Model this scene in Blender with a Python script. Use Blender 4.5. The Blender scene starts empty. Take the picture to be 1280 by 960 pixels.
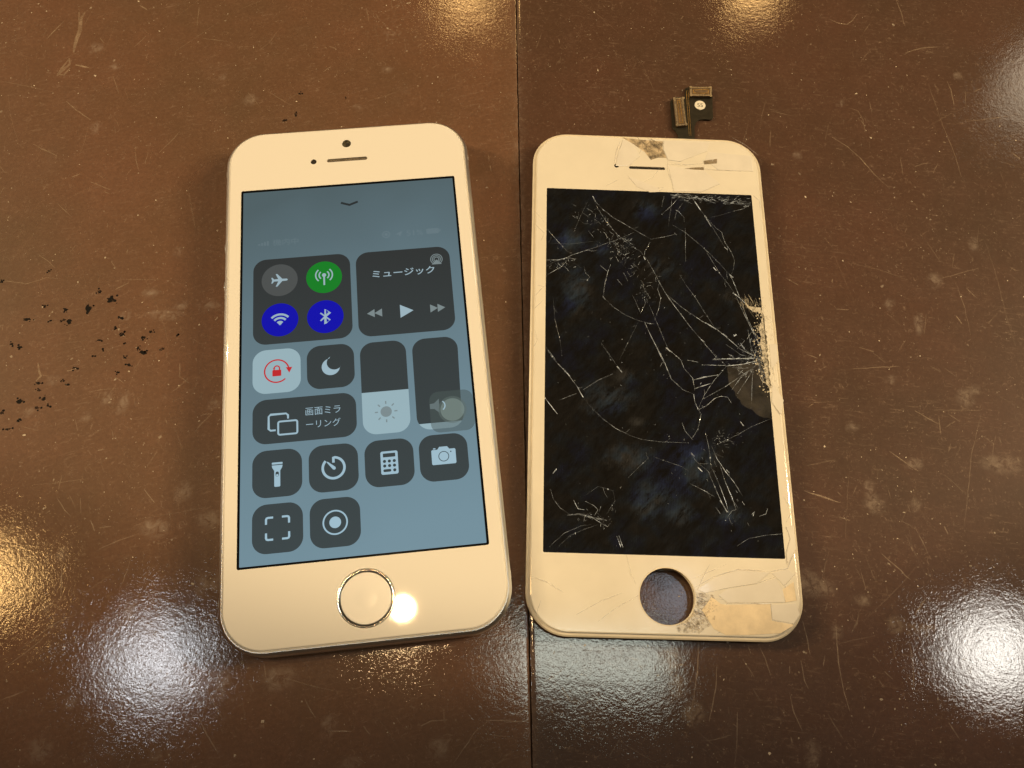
import bpy, bmesh, math, random
import numpy as np
from mathutils import Vector, Matrix
from mathutils.geometry import tessellate_polygon

MM = 0.001
scene = bpy.context.scene
COL = scene.collection
random.seed(7)

# ------------------------------------------------------------------ camera
F_PX, PITCH, ROLL, CAM_H = 1022.67, 1.20888, 0.072155, 175.857
cam_data = bpy.data.cameras.new('camera')
cam = bpy.data.objects.new('camera', cam_data)
COL.objects.link(cam)
cp, sp = math.cos(PITCH), math.sin(PITCH)
fwd = Vector((0, cp, -sp)); dn = Vector((0, -sp, -cp)); rt0 = Vector((1, 0, 0))
cr_, sr_ = math.cos(ROLL), math.sin(ROLL)
right = cr_ * rt0 - sr_ * dn
down = sr_ * rt0 + cr_ * dn
mw = Matrix.Identity(4)
for i in range(3):
    mw[i][0] = right[i]; mw[i][1] = -down[i]; mw[i][2] = -fwd[i]
mw[2][3] = CAM_H * MM
cam.matrix_world = mw
cam_data.sensor_width = 36.0
cam_data.lens = F_PX / 1280 * 36
cam_data.clip_start = 0.005
cam_data.clip_end = 50
scene.camera = cam

# ------------------------------------------------------------------ world and lamps
world = bpy.data.worlds.new('World')
scene.world = world
world.use_nodes = True
bg = world.node_tree.nodes['Background']
bg.inputs['Color'].default_value = (1.0, 0.72, 0.42, 1)
bg.inputs['Strength'].default_value = 0.04

def lamp(name, loc, power, color, shape='DISK', size=0.15, size_y=None, aim=(0.02, 0.08, 0)):
    d = bpy.data.lights.new(name, 'AREA')
    d.shape = shape; d.size = size
    if size_y: d.size_y = size_y
    d.energy = power; d.color = color
    o = bpy.data.objects.new(name, d)
    COL.objects.link(o)
    o.location = loc
    o.rotation_euler = (Vector(aim) - Vector(loc)).to_track_quat('-Z', 'Y').to_euler()
    return o

def spot(name, loc, power, color, radius, aim, degrees, blend):
    d = bpy.data.lights.new(name, 'SPOT')
    d.energy = power; d.color = color; d.shadow_soft_size = radius
    d.spot_size = math.radians(degrees); d.spot_blend = blend
    o = bpy.data.objects.new(name, d)
    COL.objects.link(o)
    o.location = loc
    o.rotation_euler = (Vector(aim) - Vector(loc)).to_track_quat('-Z', 'Y').to_euler()
    return o

WARM = (1.0, 0.66, 0.32); COOL = (0.93, 0.96, 1.0); NEUT = (1.0, 0.95, 0.86)
# added key spotlights either side, out of view; cones stop short to darken bottom
for k in range(14):
    ks = 1 if k % 2 == 0 else -1
    kz = 1.55 + 0.07 * ((k * 5) % 7)
    kx = ks * kz * (1.12 + 0.085 * k)
    ky = 0.5 + 0.09 * ((k * 3) % 7)
    kd = math.sqrt(kx * kx + (ky - 0.228) ** 2 + kz * kz)
    spot('key_spot', (kx, ky, kz), (3.0 if ks > 0 else 2.25) * kd ** 3 / kz, (1.0, 0.75, 0.43), 0.012, (0.0, 0.228, 0), 2 * math.degrees(math.atan(0.226 / kd)), 0.16)
# lamps of the shop ceiling, seen as glows on the lacquer and on the glass
lamp('spot_lamp', (-0.183, 0.144, 1.508), 1.15, WARM, 'DISK', 0.05)
lamp('amber_lamp', (-1.03, 0.14, 1.5), 1.8, (1.0, 0.58, 0.2), 'DISK', 0.12)
lamp('white_lamp', (-0.644, 0.016, 1.5), 1.0, COOL, 'DISK', 0.12)
lamp('white_lamp', (0.993, 0.143, 1.5), 1.6, NEUT, 'DISK', 0.15)
lamp('amber_lamp', (-0.202, 1.79, 1.5), 1.2, (1.0, 0.58, 0.2), 'DISK', 0.13)
lamp('amber_lamp', (0.590, 1.88, 1.5), 1.2, (1.0, 0.58, 0.2), 'DISK', 0.13)
lamp('neutral_lamp', (1.33, 1.58, 1.5), 0.5, (1.0, 0.85, 0.62), 'DISK', 0.2)
lamp('strip_lamp', (0.19, 0.075, 1.5), 0.95, (0.92, 1.0, 0.86), 'RECTANGLE', 0.30, 0.09, aim=(0.19, 0.075, 0))
lamp('hole_fill_lamp', (0.36, 0.205, 1.5), 0.12, (0.75, 0.86, 1.0), 'DISK', 0.11)  # added lamp, no ceiling fitting: gives the cool reflection inside the button hole


vs = scene.view_settings
vs.view_transform = 'Standard'; vs.look = 'None'; vs.gamma = 1.0; vs.use_curve_mapping = False
vs.exposure = 0.0
scene.render.engine = 'CYCLES'
scene.cycles.use_denoising = True
scene.cycles.max_bounces = 8
scene.cycles.transparent_max_bounces = 16
scene.cycles.sample_clamp_indirect = 6

# ------------------------------------------------------------------ measured data (mm, on the surfaces themselves)
CRACKS = [(0.16,0.3,[(5.35,35.46),(8.37,33.49),(12.8,29.23),(16.15,25.29),(18.73,21.93)]),(0.26,0.75,[(18.73,21.93),(20.17,17.17),(21.72,11.12),(23.57,6.29),(24.45,2.04)]),(0.2,0.6,[(19.4,17.15),(20.42,13.84),(22.09,9.49),(23.73,5.22),(24.41,1.51)]),(0.2,0.5,[(10.24,44.18),(11.91,40.87),(13.84,37.91)]),(0.32,0.95,[(11.2,42.37),(12.49,39.98)]),(0.3,0.95,[(13.45,38.38),(14.84,35.42)]),(0.14,0.45,[(13.84,37.91),(15.77,35.28),(17.34,33.84),(17.84,31.19),(19.21,28.6),(19.92,26.3),(19.54,23.97),(18.73,21.93)]),(0.12,0.3,[(13.84,37.91),(15.0,35.55),(16.38,32.62),(17.97,29.43)]),(0.18,0.55,[(-13.84,41.97),(-12.03,39.6),(-9.2,36.98),(-5.61,34.73),(-2.55,32.76),(-0.02,31.26)]),(0.14,0.45,[(-0.02,31.26),(3.12,31.98),(6.01,32.92)]),(0.3,0.9,[(-14.09,42.88),(-13.42,41.37)]),(0.14,0.4,[(-13.84,41.97),(-12.82,39.26),(-10.79,35.72),(-8.26,32.24),(-5.23,29.41),(-2.71,27.75),(-1.49,26.06)]),(0.2,0.55,[(-1.49,26.06),(0.18,22.66),(1.34,19.86),(2.97,16.54),(5.31,12.73),(8.09,8.45),(10.85,4.77),(13.12,1.65),(14.47,-0.15)]),(0.14,0.4,[(-2.0,26.04),(-1.68,27.79),(-0.3,30.49)]),(0.16,0.7,[(-25.57,33.34),(-23.23,30.47),(-20.66,27.35),(-19.38,26.53)]),(0.16,0.45,[(-25.73,22.54),(-23.71,24.05),(-21.17,25.01),(-19.13,26.25),(-13.48,28.5),(-7.77,31.08),(-4.1,33.0)]),(0.2,0.7,[(-25.49,24.56),(-22.69,24.67),(-20.66,25.32),(-18.11,25.13)]),(0.16,0.5,[(-20.4,24.75),(-21.67,22.98),(-23.44,21.77),(-25.2,20.56)]),(0.15,0.55,[(-9.97,24.0),(-10.77,21.68),(-11.59,18.24),(-11.89,15.15)]),(0.15,0.45,[(-11.89,15.15),(-9.68,12.74),(-6.74,10.64),(-3.79,9.38),(-2.41,9.05)]),(0.22,0.85,[(-2.41,9.05),(-0.96,5.42),(0.4,2.27),(1.73,-1.12)]),(0.13,0.5,[(-10.77,21.96),(-12.52,23.61)]),(0.15,0.5,[(1.59,19.87),(1.0,17.59),(1.67,15.37),(1.05,12.58),(-0.06,9.52)]),(0.12,0.4,[(-1.35,15.26),(-2.43,13.0),(-3.23,11.32),(-4.38,14.59),(-5.1,15.96)]),(0.15,0.45,[(6.5,21.76),(7.88,18.97),(9.98,15.68),(11.78,12.14),(14.03,8.12)]),(0.22,0.8,[(14.03,8.12),(16.37,6.04),(19.6,2.94),(22.43,1.44),(24.36,0.98)]),(0.18,0.55,[(2.97,16.54),(6.34,13.32),(10.18,10.43),(13.53,8.1)]),(0.3,0.9,[(11.87,9.4),(14.26,7.85)]),(0.3,0.9,[(15.82,6.66),(16.76,5.94)]),(0.12,0.35,[(12.8,29.23),(14.63,25.52),(15.98,22.69),(17.83,19.91),(19.4,17.15)]),(0.24,0.75,[(19.4,17.15),(21.97,14.45),(23.35,12.84),(25.07,12.35)]),(0.2,0.75,[(21.71,7.85),(22.11,3.56),(22.66,1.18)]),(0.13,0.3,[(-1.16,13.6),(0.2,9.8),(1.54,6.05),(2.86,2.35),(4.73,0.56),(5.89,-0.71)]),(0.36,0.9,[(2.62,2.61),(3.22,1.83)]),(0.12,0.4,[(-6.96,21.82),(-6.01,19.58)]),(0.14,0.5,[(2.86,38.38),(5.61,41.23),(7.86,44.08)]),(0.12,0.4,[(5.75,44.31),(5.34,41.21),(4.29,35.12)]),(0.12,0.4,[(3.6,43.6),(2.95,40.51)]),(0.14,0.5,[(6.59,39.74),(8.33,37.69),(8.26,36.48)]),(0.3,0.9,[(6.43,39.73),(7.2,39.22)]),(0.14,0.5,[(20.81,40.01),(22.97,40.71),(24.92,42.01)]),(0.1,0.25,[(14.89,37.95),(18.11,38.99),(20.81,40.01)]),(0.1,0.25,[(-3.8,9.11),(-5.38,5.81),(-7.46,1.46),(-8.49,-0.68)]),(0.1,0.3,[(-12.56,3.41),(-10.89,0.81),(-9.48,-1.5)]),(0.1,0.18,[(-23.65,14.44),(-23.37,9.5),(-22.11,3.61),(-21.62,-0.09)]),(0.12,0.35,[(-25.28,1.9),(-23.07,-1.19)]),(0.2,0.8,[(13.02,0.06),(17.45,0.48),(21.39,0.61),(24.36,0.98)]),(0.14,0.7,[(18.86,2.91),(20.75,5.12),(20.05,5.63)]),(0.14,0.7,[(19.72,4.54),(20.81,2.71),(20.03,2.15)]),(0.4,1,[(18.36,6.22),(18.88,6.56)]),(0.14,0.5,[(-16.34,23.18),(-16.1,21.48),(-15.09,20.38),(-15.61,19.51),(-17.37,19.72)]),(0.3,0.95,[(14.74,24.08),(15.3,23.24)]),(0.14,0.5,[(8.43,34.69),(8.05,25.26)]),(0.3,0.95,[(-1.99,26.33),(-1.66,25.59)]),(0.3,0.9,[(17.74,29.72),(18.37,29.15)]),(0.3,0.9,[(18.5,22.21),(19.22,21.55)]),(0.3,0.95,[(18.92,17.41),(19.63,16.82)]),(0.3,0.8,[(-12.03,15.43),(-11.45,14.56)]),(0.3,0.9,[(10.62,5.03),(11.42,4.47)]),(0.24,0.7,[(5.76,33.15),(6.26,32.69)]),(0.14,0.4,[(8.28,41.95),(6.58,39.43),(5.94,36.99)]),(0.1,0.25,[(-15.42,41.29),(-17.54,36.05),(-18.85,32.42)]),(0.1,0.2,[(-25.02,29.23),(-19.63,29.14),(-12.94,30.29)]),(0.14,0.5,[(-25.52,1.84),(-23.07,-1.5),(-20.16,-4.78),(-18.0,-7.79),(-16.82,-10.04)]),(0.26,0.8,[(-21.37,-3.26),(-19.68,-5.28)]),(0.26,0.85,[(-18.0,-7.79),(-16.82,-10.04)]),(0.14,0.45,[(-16.82,-10.04),(-14.94,-12.5),(-12.59,-14.92),(-9.8,-17.06),(-6.54,-18.68),(-3.74,-19.57),(0.0,-19.93),(3.76,-19.96),(6.34,-19.98)]),(0.2,0.75,[(-16.81,-8.26),(-13.42,-5.84),(-10.01,-4.18)]),(0.1,0.35,[(-12.57,3.09),(-10.42,-0.01),(-9.01,-2.32)]),(0.34,0.95,[(-9.01,-2.32),(-7.97,-3.69)]),(0.2,0.75,[(-25.4,-10.58),(-22.53,-14.25)]),(0.14,0.4,[(-22.31,-10.98),(-18.25,-9.17)]),(0.2,0.75,[(-0.04,3.53),(1.75,-0.64),(3.26,-5.02),(5.79,-7.51),(8.15,-8.45)]),(0.2,0.7,[(8.15,-8.45),(8.29,-10.22),(8.91,-11.97)]),(0.28,0.8,[(2.38,2.66),(3.8,1.54)]),(0.16,0.55,[(3.8,1.54),(5.67,-0.24),(6.3,-2.32),(8.12,-4.6),(8.45,-7.42)]),(0.36,0.9,[(8.09,-5.11),(10.81,-4.25),(14.0,-3.62)]),(0.26,0.75,[(8.46,-7.16),(12.17,-5.75)]),(0.14,0.45,[(8.9,-12.22),(10.55,-8.62),(13.21,-4.68),(16.1,-1.46)]),(0.18,0.65,[(8.9,-12.22),(10.88,-11.15),(12.91,-9.31),(14.39,-8.75),(15.82,-8.96),(16.67,-10.45)]),(0.2,0.8,[(10.5,-1.29),(15.87,-1.21)]),(0.28,0.8,[(15.86,-1.36),(19.81,-0.81),(23.82,0.38)]),(0.24,0.85,[(13.03,0.27),(17.45,0.43),(21.9,0.84),(24.33,0.66)]),(0.18,0.6,[(7.14,-0.19),(9.56,-0.64)]),(0.18,0.6,[(24.29,0.13),(22.2,-1.51),(19.61,-3.43),(15.51,-6.41),(10.01,-9.66)]),(0.14,0.5,[(22.17,-1.78),(21.66,-5.17),(21.1,-10.31)]),(0.14,0.4,[(22.17,-1.78),(20.77,-4.17),(18.05,-8.12)]),(0.16,0.5,[(21.66,-2.06),(19.06,-4.23),(16.91,-7.13)]),(0.2,0.7,[(23.49,-0.68),(24.22,-3.53),(24.0,-6.13)]),(0.14,0.45,[(8.65,-16.71),(9.56,-13.2),(9.14,-12.21)]),(0.14,0.4,[(8.65,-16.71),(7.35,-18.72)]),(0.2,0.6,[(5.16,-15.34),(5.78,-17.3),(7.33,-19.21)]),(0.13,0.35,[(10.28,-17.16),(10.78,-20.57),(11.15,-25.85)]),(0.2,0.55,[(11.48,-20.55),(12.47,-23.42),(14.15,-26.24),(15.84,-28.56),(17.47,-31.55)]),(0.2,0.5,[(6.46,-22.16),(8.2,-24.51),(10.42,-26.35),(11.2,-28.7),(12.38,-31.94),(13.77,-35.13)]),(0.28,0.7,[(12.56,-32.63),(13.9,-35.13)]),(0.2,0.6,[(11.38,-25.85),(12.56,-29.13),(13.7,-32.83),(14.22,-35.12)]),(0.16,0.5,[(6.1,-29.09),(9.24,-30.63),(11.46,-31.97)]),(0.12,0.3,[(-1.54,-23.37),(1.68,-24.47),(4.43,-25.35),(6.23,-26.48)]),(0.12,0.35,[(-3.14,-22.46),(-2.72,-23.89),(-4.88,-25.87),(-7.26,-28.31)]),(0.16,0.5,[(13.08,-24.84),(13.79,-28.15),(15.14,-31.86),(15.86,-34.61),(14.93,-34.87),(13.41,-36.97)]),(0.15,0.45,[(-24.06,-31.17),(-23.36,-33.47),(-21.99,-35.27),(-19.95,-36.58)]),(0.15,0.6,[(-19.03,-33.57),(-18.13,-35.38),(-16.77,-35.57)]),(0.15,0.5,[(-16.53,-33.72),(-14.71,-34.59),(-13.81,-35.48),(-14.74,-36.88)]),(0.15,0.55,[(-15.19,-37.12),(-13.4,-38.21),(-11.83,-39.07)]),(0.6,0.25,[(-20.4,-36.82),(-17.91,-36.52),(-15.19,-37.12),(-12.03,-37.71)]),(0.12,0.3,[(-24.19,-43.67),(-21.07,-40.68),(-17.47,-39.0),(-15.21,-38.71)]),(0.12,0.3,[(-22.41,-43.62),(-19.73,-41.09),(-16.57,-39.65),(-13.86,-38.67)]),(0.22,0.9,[(-9.93,-41.03),(-9.13,-43.24)]),(0.14,0.7,[(-9.48,-40.93),(-8.68,-43.23)]),(0.15,0.4,[(15.52,-42.32),(18.13,-40.68),(21.81,-39.9),(25.25,-39.49)]),(0.13,0.35,[(11.72,-20.54),(15.12,-18.97),(17.58,-17.66),(20.56,-15.84),(25.27,-13.69)]),(0.26,0.8,[(18.28,-14.67),(18.92,-15.64)]),(0.1,0.3,[(-16.75,-32.57),(-13.75,-30.39),(-10.55,-31.23),(-10.14,-33.53),(-12.01,-36.35)]),(0.3,0.8,[(8.15,-25.47),(9.03,-26.4)]),(0.3,0.85,[(14.41,-25.85),(14.97,-26.5)]),(0.3,0.9,[(-23.49,-27.77),(-22.75,-26.8)]),(0.3,0.6,[(6.83,-22.24),(7.45,-23.0)]),(0.16,0.7,[(19.23,-35.43),(19.72,-34.96),(19.42,-35.88)]),(0.14,0.4,[(20.79,-35.84),(22.21,-35.34),(22.67,-34.18)]),(0.14,0.4,[(22.22,-1.25),(20.22,-1.84),(17.3,-1.68)]),(0.14,0.5,[(19.2,4.21),(21.51,2.15),(23.62,0.9)]),(0.14,0.5,[(16.23,4.1),(19.5,1.55),(23.12,0.83)]),(0.12,0.3,[(11.29,3.93),(13.59,1.35),(16.1,-1.46)])]
BEZEL_CRACKS = [(0.16,0.5,[(-6.97,59.61),(-8.06,56.2),(-8.65,52.26)]),(0.14,0.4,[(-6.2,59.64),(-7.56,55.62),(-8.13,52.58)]),(0.2,0.6,[(5.1,54.95),(8.09,53.99),(12.28,56.35),(15.15,57.38)]),(0.2,0.6,[(9.01,51.99),(14.06,52.03),(17.09,51.85),(23.4,51.7)]),(0.2,0.6,[(-5.21,48.54),(-2.78,46.29),(0.16,44.66),(2.68,45.23),(3.7,45.86)]),(0.14,0.5,[(-4.96,48.85),(-1.27,46.65),(2.2,45.79),(3.71,46.09)]),(0.12,0.4,[(-7.73,47.85),(-10.77,45.96)]),(0.12,0.4,[(15.2,49.99),(12.76,46.93),(9.15,45.03)]),(0.2,0.35,[(5.02,53.14),(9.57,53.03),(14.16,53.65)]),(0.12,0.35,[(15.58,60.28),(12.32,57.08),(8.1,54.17)]),(0.14,0.3,[(21.84,61.78),(25.27,59.47),(28.1,56.54)]),(0.14,0.3,[(4.84,54.94),(4.69,51.33),(5.76,47.23),(5.9,44.89)]),(0.1,0.3,[(2.94,51.86),(0.81,48.79),(-2.26,46.9)]),(0.12,0.3,[(14.15,53.53),(14.04,51.73)]),(0.12,0.3,[(-0.83,59.87),(-1.96,56.47),(-3.03,54.6),(-4.87,52.12)]),(0.16,0.5,[(-27.92,-49.91),(-24.47,-51.02),(-21.27,-52.99)]),(0.16,0.35,[(-9.27,-52.76),(-13.21,-54.3),(-18.6,-57.26)]),(0.16,0.35,[(-5.84,-53.15),(-10.31,-55.64),(-14.25,-58.55)]),(0.14,0.4,[(-8.09,-44.97),(-7.2,-48.86),(-6.27,-51.01)]),(0.2,0.5,[(6.05,-51.16),(10.15,-48.87),(15.23,-47.27),(22.19,-47.57)]),(0.2,0.5,[(22.19,-47.57),(25.76,-46.74),(27.63,-42.98)]),(0.14,0.5,[(6.52,-51.62),(7.63,-49.42),(9.3,-46.46)]),(0.18,0.5,[(7.96,-52.3),(12.47,-51.22),(18.99,-50.08),(23.1,-48.52)]),(0.2,0.6,[(12.51,-54.18),(21.61,-54.08),(21.57,-57.25),(25.9,-57.98)]),(0.16,0.5,[(12.48,-54.66),(17.01,-56.33),(21.3,-57.63)]),(0.2,0.5,[(9.6,-57.46),(13.86,-59.22),(9.91,-60.25)]),(0.14,0.5,[(26.09,-38.0),(26.86,-40.5),(25.56,-43.54)]),(0.12,0.4,[(10.89,-52.7),(12.5,-54.32),(11.47,-55.06)]),(0.12,0.35,[(7.0,-51.85),(9.38,-53.22),(12.3,-53.62)]),(0.12,0.3,[(5.65,-49.48),(9.21,-47.92),(12.8,-46.36)]),(0.12,0.4,[(-28.48,38.02),(-26.1,34.81)]),(0.12,0.4,[(-28.15,14.83),(-26.08,17.25),(-27.44,17.65)]),(0.12,0.4,[(-28.2,11.51),(-26.14,13.79)]),(0.12,0.35,[(-28.02,6.08),(-27.4,3.42),(-28.21,1.8)]),(0.12,0.4,[(-28.43,34.42),(-26.07,31.84),(-26.82,29.74)]),(0.14,0.4,[(25.43,45.11),(27.14,43.33),(27.42,40.28)]),(0.12,0.4,[(25.77,-9.65),(27.52,-12.62),(28.33,-9.05)]),(0.14,0.4,[(27.13,4.48),(27.09,1.29),(26.61,-1.36),(26.77,-5.0)]),(0.12,0.35,[(26.23,-31.53),(27.76,-34.72),(26.39,-37.05)]),(0.12,0.4,[(25.7,-6.07),(28.14,-11.09)]),(0.14,0.3,[(27.14,-47.92),(24.93,-50.16),(24.1,-53.78)]),(0.12,0.4,[(-25.9,-54.63),(-26.83,-57.48),(-25.36,-59.3)])]
SHARDS = [[(-6.19,59.95),(-7.56,55.62),(-8.25,51.98),(-4.87,52.12),(-2.0,55.25),(-3.67,58.83)],[(5.07,54.35),(8.09,53.99),(15.15,57.44),(16.09,60.3),(4.3,60.09),(4.08,57.33)],[(5.09,52.54),(14.04,51.61),(17.82,47.73),(12.91,45.18),(6.16,45.02)],[(15.39,57.21),(26.31,56.46),(26.44,51.77),(17.59,51.88),(14.48,54.75)],[(-5.2,49.14),(2.2,45.91),(2.66,44.76),(0.16,44.54),(-3.04,45.99)],[(6.52,-51.62),(10.13,-49.11),(15.22,-47.37),(21.93,-47.67),(19.0,-49.99),(12.47,-51.13),(8.21,-52.2)],[(22.26,-47.81),(25.74,-46.88),(27.14,-47.92),(24.67,-50.32),(23.33,-48.75)],[(21.6,-54.23),(26.81,-53.8),(27.42,-56.06),(25.91,-57.88),(21.68,-57.15)],[(12.71,-51.31),(18.98,-50.18),(23.08,-48.76),(24.32,-51.38),(24.6,-53.67),(12.52,-53.99),(10.89,-52.61)],[(26.34,-37.99),(26.96,-40.5),(25.81,-43.53),(25.83,-46.0),(27.93,-42.48),(27.92,-37.44)],[(25.75,-9.9),(27.5,-12.87),(28.41,-9.31),(26.28,-5.02)],[(26.38,4.46),(28.12,4.52),(27.98,0.26),(26.32,-1.9)]]
EXPOSED_TOP = [(-6.33,60.68),(-1.84,60.26),(4.03,59.96),(3.8,57.93),(4.74,54.94),(2.56,54.96),(0.76,54.16),(-0.69,56.4),(-3.42,58.72)]
EXPOSED_LOW = [[(11.27,-54.36),(12.49,-54.47),(21.51,-54.13),(21.51,-57.43),(26.04,-58.11),(23.05,-59.82),(16.69,-60.3),(11.83,-60.43),(9.48,-59.33),(7.27,-55.65),(9.39,-52.98)],[(24.2,-51.15),(26.74,-49.49),(26.96,-53.23),(24.7,-53.67)]]
SLIVER = [[(14.1,54.43),(17.55,55.18),(17.46,53.79),(14.25,53.41)],[(9.0,51.87),(11.55,52.34),(13.99,52.56),(13.94,51.72),(11.52,51.68)]]
CRUMBS = [[(5.52,-51.89),(9.9,-52.73),(10.73,-55.08),(9.05,-58.41),(6.53,-60.1),(2.16,-60.21),(1.74,-58.83),(4.23,-57.6),(5.58,-55.22)]]
POWDER = [[(25.25,13.61),(25.1,10.79),(24.27,7.98),(24.7,6.08),(24.17,4.38),(24.54,1.88),(24.26,0.84),(24.71,-0.59),(24.77,-3.06),(24.86,-5.49),(25.35,-6.49),(25.94,-6.26),(25.92,-2.2),(25.89,2.77),(25.86,7.82),(25.68,12.1)],[(21.49,14.91),(22.8,13.95),(25.27,13.74),(25.22,12.3),(23.09,12.66),(21.99,13.71)]]
GREYSHARD = [(16.24,-1.5),(22.63,-0.25),(24.41,0.43),(24.79,-5.49),(25.41,-7.89),(25.28,-13.65),(22.7,-13.22),(18.78,-10.5),(16.29,-5.78)]
RSEN = (-7.99,52.11)
RSLOT = [(-4.88,51.7),(4.25,51.67)]
CABLE = [(36.47,149.47),(37.47,151.04),(40.37,151.17),(40.5,154.28),(41.51,154.75),(47.65,155.3),(47.76,145.24),(47.25,144.52),(45.37,144.59),(44.08,144.19),(43.38,143.53),(42.81,141.92),(42.61,136.68),(38.61,136.34),(38.42,138.92),(37.88,139.94),(36.96,140.93)]
CON1 = [(37.19,150.14),(39.64,150.6),(40.62,141.61),(37.95,141.14)]
CON2 = [(41.57,154.24),(47.49,154.77),(47.33,151.58),(41.54,151.22)]
STICK = (44.36,148.99)
INK = [(-122.37,83.03,0.65,0.49),(-112.13,86.82,0.56,0.44),(-98.83,82.38,0.84,0.75),(-95.68,80.53,1.58,1.38),(-100.36,77.69,1.02,1.58),(-110.86,77.73,0.83,0.32),(-105.62,77.11,0.88,0.58),(-104.02,74.03,1.01,0.83),(-105.3,74.44,0.64,0.52),(-113.83,74.02,1.47,0.57),(-115.58,67.52,0.72,0.51),(-113.47,66.93,0.91,0.46),(-108.53,73.93,0.32,0.31),(-92.79,73.38,0.46,0.31),(-91.13,71.88,1.1,0.72),(-96.03,70.07,0.68,0.46),(-86.05,71.47,0.92,0.51),(-84.65,73.11,0.74,0.51),(-78.43,72.58,0.37,0.31),(-89.84,69.8,0.32,0.31),(-80.97,69.08,0.78,0.4),(-86.69,68.79,0.55,0.61),(-85.31,67.79,1.27,0.71),(-84.48,68.21,0.46,0.4),(-89.09,66.19,0.54,0.45),(-87.76,64.46,0.72,0.6),(-89.9,62.47,0.59,0.45),(-99.82,62.78,0.72,0.6),(-107.03,58.55,0.89,0.44),(-101.95,59.43,0.49,0.39),(-100.18,58.74,0.54,0.44),(-106.33,56.81,0.8,0.44),(-109.91,53.95,0.93,0.73),(-104.7,54.97,0.89,0.73),(-105.65,52.66,0.88,0.53),(-103.38,53.4,0.62,0.43),(-113.0,50.91,0.61,0.58),(-108.97,49.34,0.61,0.43),(-110.63,47.34,0.96,0.57),(-96.19,66.04,0.27,0.2),(-92.1,76.01,0.74,0.73),(-94.52,67.67,0.27,0.25),(-61.28,143.8,0.63,0.59),(-61.17,137.23,0.62,0.51),(-63.54,135.11,0.72,0.38),(-48.99,143.46,0.26,0.26)]
SMUDGE = [(-82.16,77.74,4.18,1.15),(-87.1,82.96,1.59,0.96),(-79.15,80.17,1.4,1.16),(-72.45,80.97,2.81,1.05),(-91.4,76.59,1.11,1.36),(-91.02,56.16,1.07,1.45),(-86.75,55.29,1.24,2.4),(-103.89,59.52,1.25,1.23),(-66.7,56.59,1.34,1.34),(-82.64,94.42,0.86,1.38),(-94.55,51.37,0.7,0.67),(-106.99,51.84,0.88,0.48),(-42.36,0.33,3.5,2.13),(-43.37,-1.16,1.99,1.42),(-31.27,-8.24,1.28,2.5),(-25.94,-14.64,1.94,0.89),(-9.23,-10.85,1.96,1.79),(36.28,9.07,2.16,3.27),(37.8,4.11,1.38,2.85),(41.17,-0.97,2.27,2.09),(64.55,-7.0,1.35,2.72),(71.15,17.03,0.95,1.51),(83.89,19.05,1.75,1.91),(89.35,18.67,3.18,0.92),(66.99,25.54,4.02,1.95),(77.19,23.55,2.0,1.09),(-73.79,27.97,3.16,2.06),(-60.38,17.01,2.79,2.76),(-53.58,-1.94,1.31,3.38),(-82.31,-7.24,1.06,1.24),(-75.16,10.52,1.34,2.4),(-91.82,20.97,1.55,1.27),(-64.07,-15.65,1.27,0.54),(-86.41,-16.22,2.3,2.16),(-62.48,30.73,2.55,1.95),(-69.41,36.13,1.93,2.0),(-91.86,10.55,0.97,1.22),(101.53,101.65,1.64,2.05),(96.14,89.32,1.07,2.74),(81.53,44.49,2.13,1.98),(80.6,47.73,0.82,2.01),(90.67,44.99,1.15,1.16),(111.56,55.92,5.04,2.09),(105.27,71.28,1.9,2.39),(88.09,74.52,1.04,0.74),(89.55,94.18,0.72,1.4),(107.67,73.29,1.22,0.74),(65.08,26.65,3.15,2.3),(112.49,112.86,1.12,1.92),(91.52,54.43,1.84,1.21),(78.08,62.07,1.18,0.89),(-73.79,140.61,1.56,1.68),(-117.53,153.9,1.9,1.37),(-111.3,148.07,1.46,0.8),(-82.13,147.05,0.84,1.06),(-111.45,128.38,1.21,1.63),(69.81,135.75,0.63,0.56),(82.32,153.18,0.98,0.8),(114.96,165.49,0.67,1.11),(-40.08,165.84,1.41,0.69),(-45.47,140.86,1.04,0.51),(-39.4,153.58,1.17,0.47)]
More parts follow.
